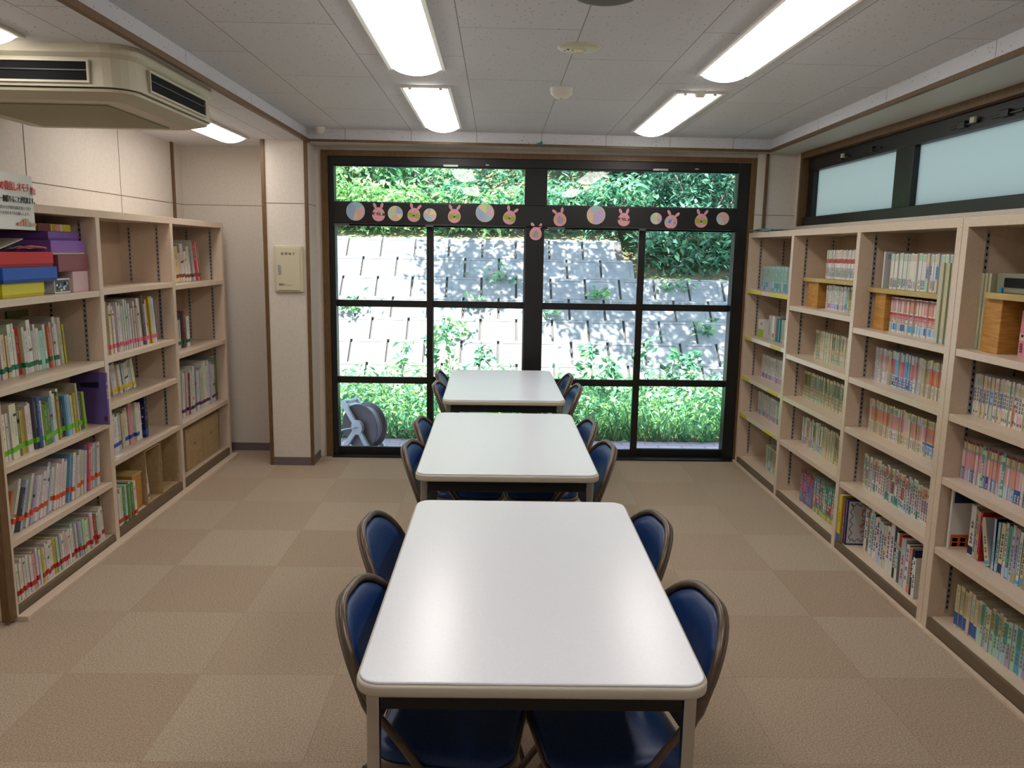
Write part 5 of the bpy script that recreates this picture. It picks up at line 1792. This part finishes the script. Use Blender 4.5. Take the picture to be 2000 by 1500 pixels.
# trees behind
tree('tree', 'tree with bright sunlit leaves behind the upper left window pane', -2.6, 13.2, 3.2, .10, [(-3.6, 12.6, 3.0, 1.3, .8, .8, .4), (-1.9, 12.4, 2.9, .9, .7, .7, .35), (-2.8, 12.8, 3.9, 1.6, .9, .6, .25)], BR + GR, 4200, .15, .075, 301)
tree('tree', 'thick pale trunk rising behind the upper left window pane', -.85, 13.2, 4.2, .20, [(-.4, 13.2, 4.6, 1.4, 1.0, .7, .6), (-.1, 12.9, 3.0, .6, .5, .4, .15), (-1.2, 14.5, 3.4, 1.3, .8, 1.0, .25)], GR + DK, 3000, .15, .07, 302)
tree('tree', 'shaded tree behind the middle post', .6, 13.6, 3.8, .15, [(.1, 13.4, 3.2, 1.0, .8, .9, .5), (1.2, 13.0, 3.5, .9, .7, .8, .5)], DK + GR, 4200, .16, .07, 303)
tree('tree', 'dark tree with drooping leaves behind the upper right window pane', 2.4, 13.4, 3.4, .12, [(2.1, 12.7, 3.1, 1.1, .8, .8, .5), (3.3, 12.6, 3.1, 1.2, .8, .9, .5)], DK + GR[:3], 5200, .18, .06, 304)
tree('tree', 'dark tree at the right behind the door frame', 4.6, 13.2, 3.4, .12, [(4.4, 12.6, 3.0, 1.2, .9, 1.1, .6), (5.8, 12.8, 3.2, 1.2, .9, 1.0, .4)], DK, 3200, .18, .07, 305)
for i, (x, y) in enumerate(((-5.4, 14.6), (-3.4, 15.4), (-1.3, 15.8), (.8, 15.6), (2.9, 15.2), (5.2, 15.0), (7.4, 14.6))):
    tree('background_tree', 'deep shaded tree in the wood behind, %s from the left' % ordinal(i + 1), x, y, 3.4, .14, [(x, y - .3, 5.2 if i > 1 else 5.0, 1.7, .8, 1.2, .5), (x + .3, y - .6, 4.0 if i > 1 else 3.6, 1.6, .6, 1.0, .5)], DK, 2600 if i > 1 else 900, .26, .12, 320 + i, branches=3, group='trees in the wood behind')
# big tree on the bank whose crown reaches over the wall and shades it
tree('tree', 'tall tree on the bank whose high crown reaches over the retaining wall', -.2, 14.4, 6.4, .2, [(-.8, 9.05, 5.3, .75, .5, .25, .13), (.35, 8.95, 5.2, .8, .75, .25, .21), (1.4, 8.6, 5.2, .85, 1.05, .3, .25), (2.5, 8.5, 5.2, .85, 1.15, .3, .26), (3.5, 8.7, 5.4, .6, 1.0, .3, .15)], DK + GR, 9000, .12, .05, 340, branches=5, spread=.12)

# grass and weeds between path and wall
def grass_patch():
    q = random.Random(9)
    mb = MB()
    for _ in range(15000):
        x = q.uniform(-2.6, 3.2)
        y = 7.12 + 1.55 * q.random() ** .9
        h = q.uniform(.10, .33) * (1.0 + .25 * math.sin(x * 2.3) + .15 * math.sin(x * 5.1 + y))
        if y < 7.2:
            h *= .6
        a = q.uniform(0, 2 * PI)
        w = q.uniform(.004, .009)
        lx, ly = q.uniform(-.12, .12), q.uniform(-.12, .12)
        c = q.choice(GR + BR[:3])
        f = q.uniform(.7, 1.15)
        c = tuple(t * f for t in c)
        dx, dy = w * math.cos(a), w * math.sin(a)
        p0, p1 = (x - dx, y - dy, GZ), (x + dx, y + dy, GZ)
        m0, m1 = (x - dx + lx * .4, y - dy + ly * .4, GZ + h * .6), (x + dx + lx * .4, y + dy + ly * .4, GZ + h * .6)
        t = (x + lx, y + ly, GZ + h)
        mb.face([p0, p1, m1, m0], 0, c)
        mb.face([m0, m1, t], 0, c)
    for _ in range(1100):       # small weedy leaves in the grass
        x, y = q.uniform(-2.4, 3.1), q.uniform(7.05, 8.7)
        z = GZ + q.uniform(.08, .42)
        for _k in range(9):
            leaf_quad(mb, (x + q.gauss(0, .06), y + q.gauss(0, .06), z + q.gauss(0, .05)), .075, .03, q, GR + BR, .1)
    o = mb.build('grass', M['leaf'])
    tag(o, 'tall weedy grass between the brick path and the concrete wall', 'grass', kind='stuff')
grass_patch()
def weed(x, y, h, label, seed, cols, n=60, L_=.10, W_=.05, z=GZ):
    q = random.Random(seed)
    e = thing('weed', label, 'plant', (x, y, z), group='taller weeds in front of the concrete wall')
    s = MB()
    pts = smooth_path([(0, 0, 0), (.03, .02, h * .4), (-.02, .05, h * .75), (.04, .08, h)], 5)
    s.tube(pts, .004, 5)
    s.build('stem', base_mat('weed_stem', '#5e7f45', .7), e)
    c = MB()
    for _ in range(n):
        p = pts[q.randrange(5, len(pts))]
        leaf_quad(c, p + Vector((q.gauss(0, .05), q.gauss(0, .05), q.gauss(0, .03))), L_, W_, q, cols, .2)
    c.build('foliage', M['leaf'], e)
for i, (x, y, h, lb) in enumerate(((-.62, 8.2, .95, 'leafy vine climbing beside the left door latch'), (-.50, 8.35, 1.05, 'second vine beside the left door latch, slightly taller'), (-.95, 8.1, .72, 'leafy weed in front of the wall behind the left door'),
                                   (-.15, 8.3, .70, 'leafy weed behind the farthest table, left of the middle post'), (.95, 8.2, .72, 'weed behind the chairs right of the farthest table'), (1.15, 8.0, .60, 'pale weed left of the right door stile'),
                                   (1.55, 8.2, .82, 'tall weed just right of the right door stile'), (1.85, 8.1, .68, 'bushy weed behind the lower right pane'), (2.1, 8.4, .66, 'weed with broad leaves near the bookcase end'))):
    weed(x, y, h, lb, 400 + i, BR + GR if i < 3 else GR + DK[:2])
def wallplant(x, vv, label, seed, n=40, sp=.10):
    q = random.Random(seed)
    p = slope(x, vv, .05)
    e = thing('wall_plant', label, 'plant', p, group='small plants rooted in the wall joints')
    c = MB()
    for _ in range(n):
        leaf_quad(c, (q.gauss(0, sp), -.02 + q.gauss(0, .04), abs(q.gauss(0, sp * .8))), .09, .045, q, BR + GR, .1)
    c.build('foliage', M['leaf'], e)
    s = MB(); s.tube([(0, .03, -.02), (0, 0, .06), (.02, -.02, .12)], .004, 5); s.build('stem', base_mat('plant_stem', '#5e7f45', .7), e)
wallplant(-1.78, 1.42, 'plant in the wall joint at the far left pane', 451, 60, .13)
wallplant(1.30, 1.70, 'small plant in the wall joint left of the right door stile', 452, 36, .08)
wallplant(-.25, 1.50, 'small plant in the wall joint behind the left middle pane', 453, 36, .1)
wallplant(-.45, 1.05, 'trailing plant in the wall joint above the latch', 454, 50, .14)
wallplant(.55, 1.40, 'plant on the wall just right of the middle post', 455, 36, .09)
wallplant(2.45, 1.15, 'plant in the wall joint at the lower right', 456, 40, .1)
wallplant(.05, 1.95, 'tuft on the upper wall just left of the middle post', 457, 40, .12)
wallplant(2.2, 1.85, 'tuft near the top of the lower wall on the right', 458, 50, .12)

# cord reel standing on the path outside the left door
def reel():
    e = thing('cord_reel', 'grey extension cord reel on the path outside the left door', 'cord reel', (-1.10, 6.66, GZ), R(-34))
    # drum axis along local y; camera sees the -y face
    r = .195
    cz = .225
    def drum(mb, prof, seg=40):
        v, fs = [], []
        n = len(prof)
        for k in range(seg):
            a = 2 * PI * k / seg
            for rr_, h in prof:
                v.append((rr_ * math.cos(a), h, cz + rr_ * math.sin(a)))
        for k in range(seg):
            k2 = (k + 1) % seg
            for i in range(n - 1):
                fs.append((k * n + i, k * n + i + 1, k2 * n + i + 1, k2 * n + i))
        mb.grid(v, fs, 0, None, True)
    c = MB(); drum(c, [(0, -.062), (r * .97, -.060), (r, -.064), (r, -.052), (.10, -.052)]); c.build('front_flange', M['reeldark'], e)
    c = MB(); drum(c, [(.10, .052), (r, .052), (r, .064), (r * .97, .060), (0, .062)]); c.build('back_flange', M['reeldark'], e)
    c = MB()
    for k in range(7):
        drum(c, [(.15 - .004 * (k % 2), -.050 + .0145 * k), (.158 - .004 * (k % 2), -.043 + .0145 * k), (.15 - .004 * (k % 2), -.036 + .0145 * k)])
    drum(c, [(.0, -.05), (.148, -.05), (.148, .05), (0, .05)])
    c.build('cord', M['cord'], e)
    for s in (-1, 1):
        c = MB()
        yy = s * .085
        def bar(a, b, w):
            a, b = Vector((a[0], 0, a[1])), Vector((b[0], 0, b[1]))
            d = (b - a).normalized()
            q = Vector((-d.z, 0, d.x)) * w / 2
            c.prism([((p).x, (p).z) for p in (a - q, b - q, b + q, a + q)], yy - .012, yy + .012, axis='y')
        bar((0, cz), (-.17, .42), .045)
        bar((0, cz), (.16, .0), .045)
        bar((0, cz), (-.18, .0), .045)
        bar((-.20, .014), (.19, .014), .028)
        c.prism([(.062 * math.cos(2 * PI * k / 20), cz + .062 * math.sin(2 * PI * k / 20)) for k in range(20)], yy - .016, yy + .016, axis='y')
        c.build('stand', M['reelgrey'], e, bevel=.004)
    c = MB(); c.tube([(-.17, -.085, .42), (-.17, .085, .42)], .016, 10); c.build('handle', M['reelgrey'], e)
    c = MB(); c.tube([(0, -.10, cz), (-.01, -.125, cz), (-.10, -.13, cz - .02), (-.22, -.12, .16)], .006, 8); c.build('crank', M['reelgrey'], e)
    c = MB(); c.box(-.05, .05, -.05, .05, .345, .40); c.v = [(p[0] - .13, p[1], p[2] - .0) for p in c.v]; c.build('socket_box', M['reelgrey'], e, bevel=.006)
reel()
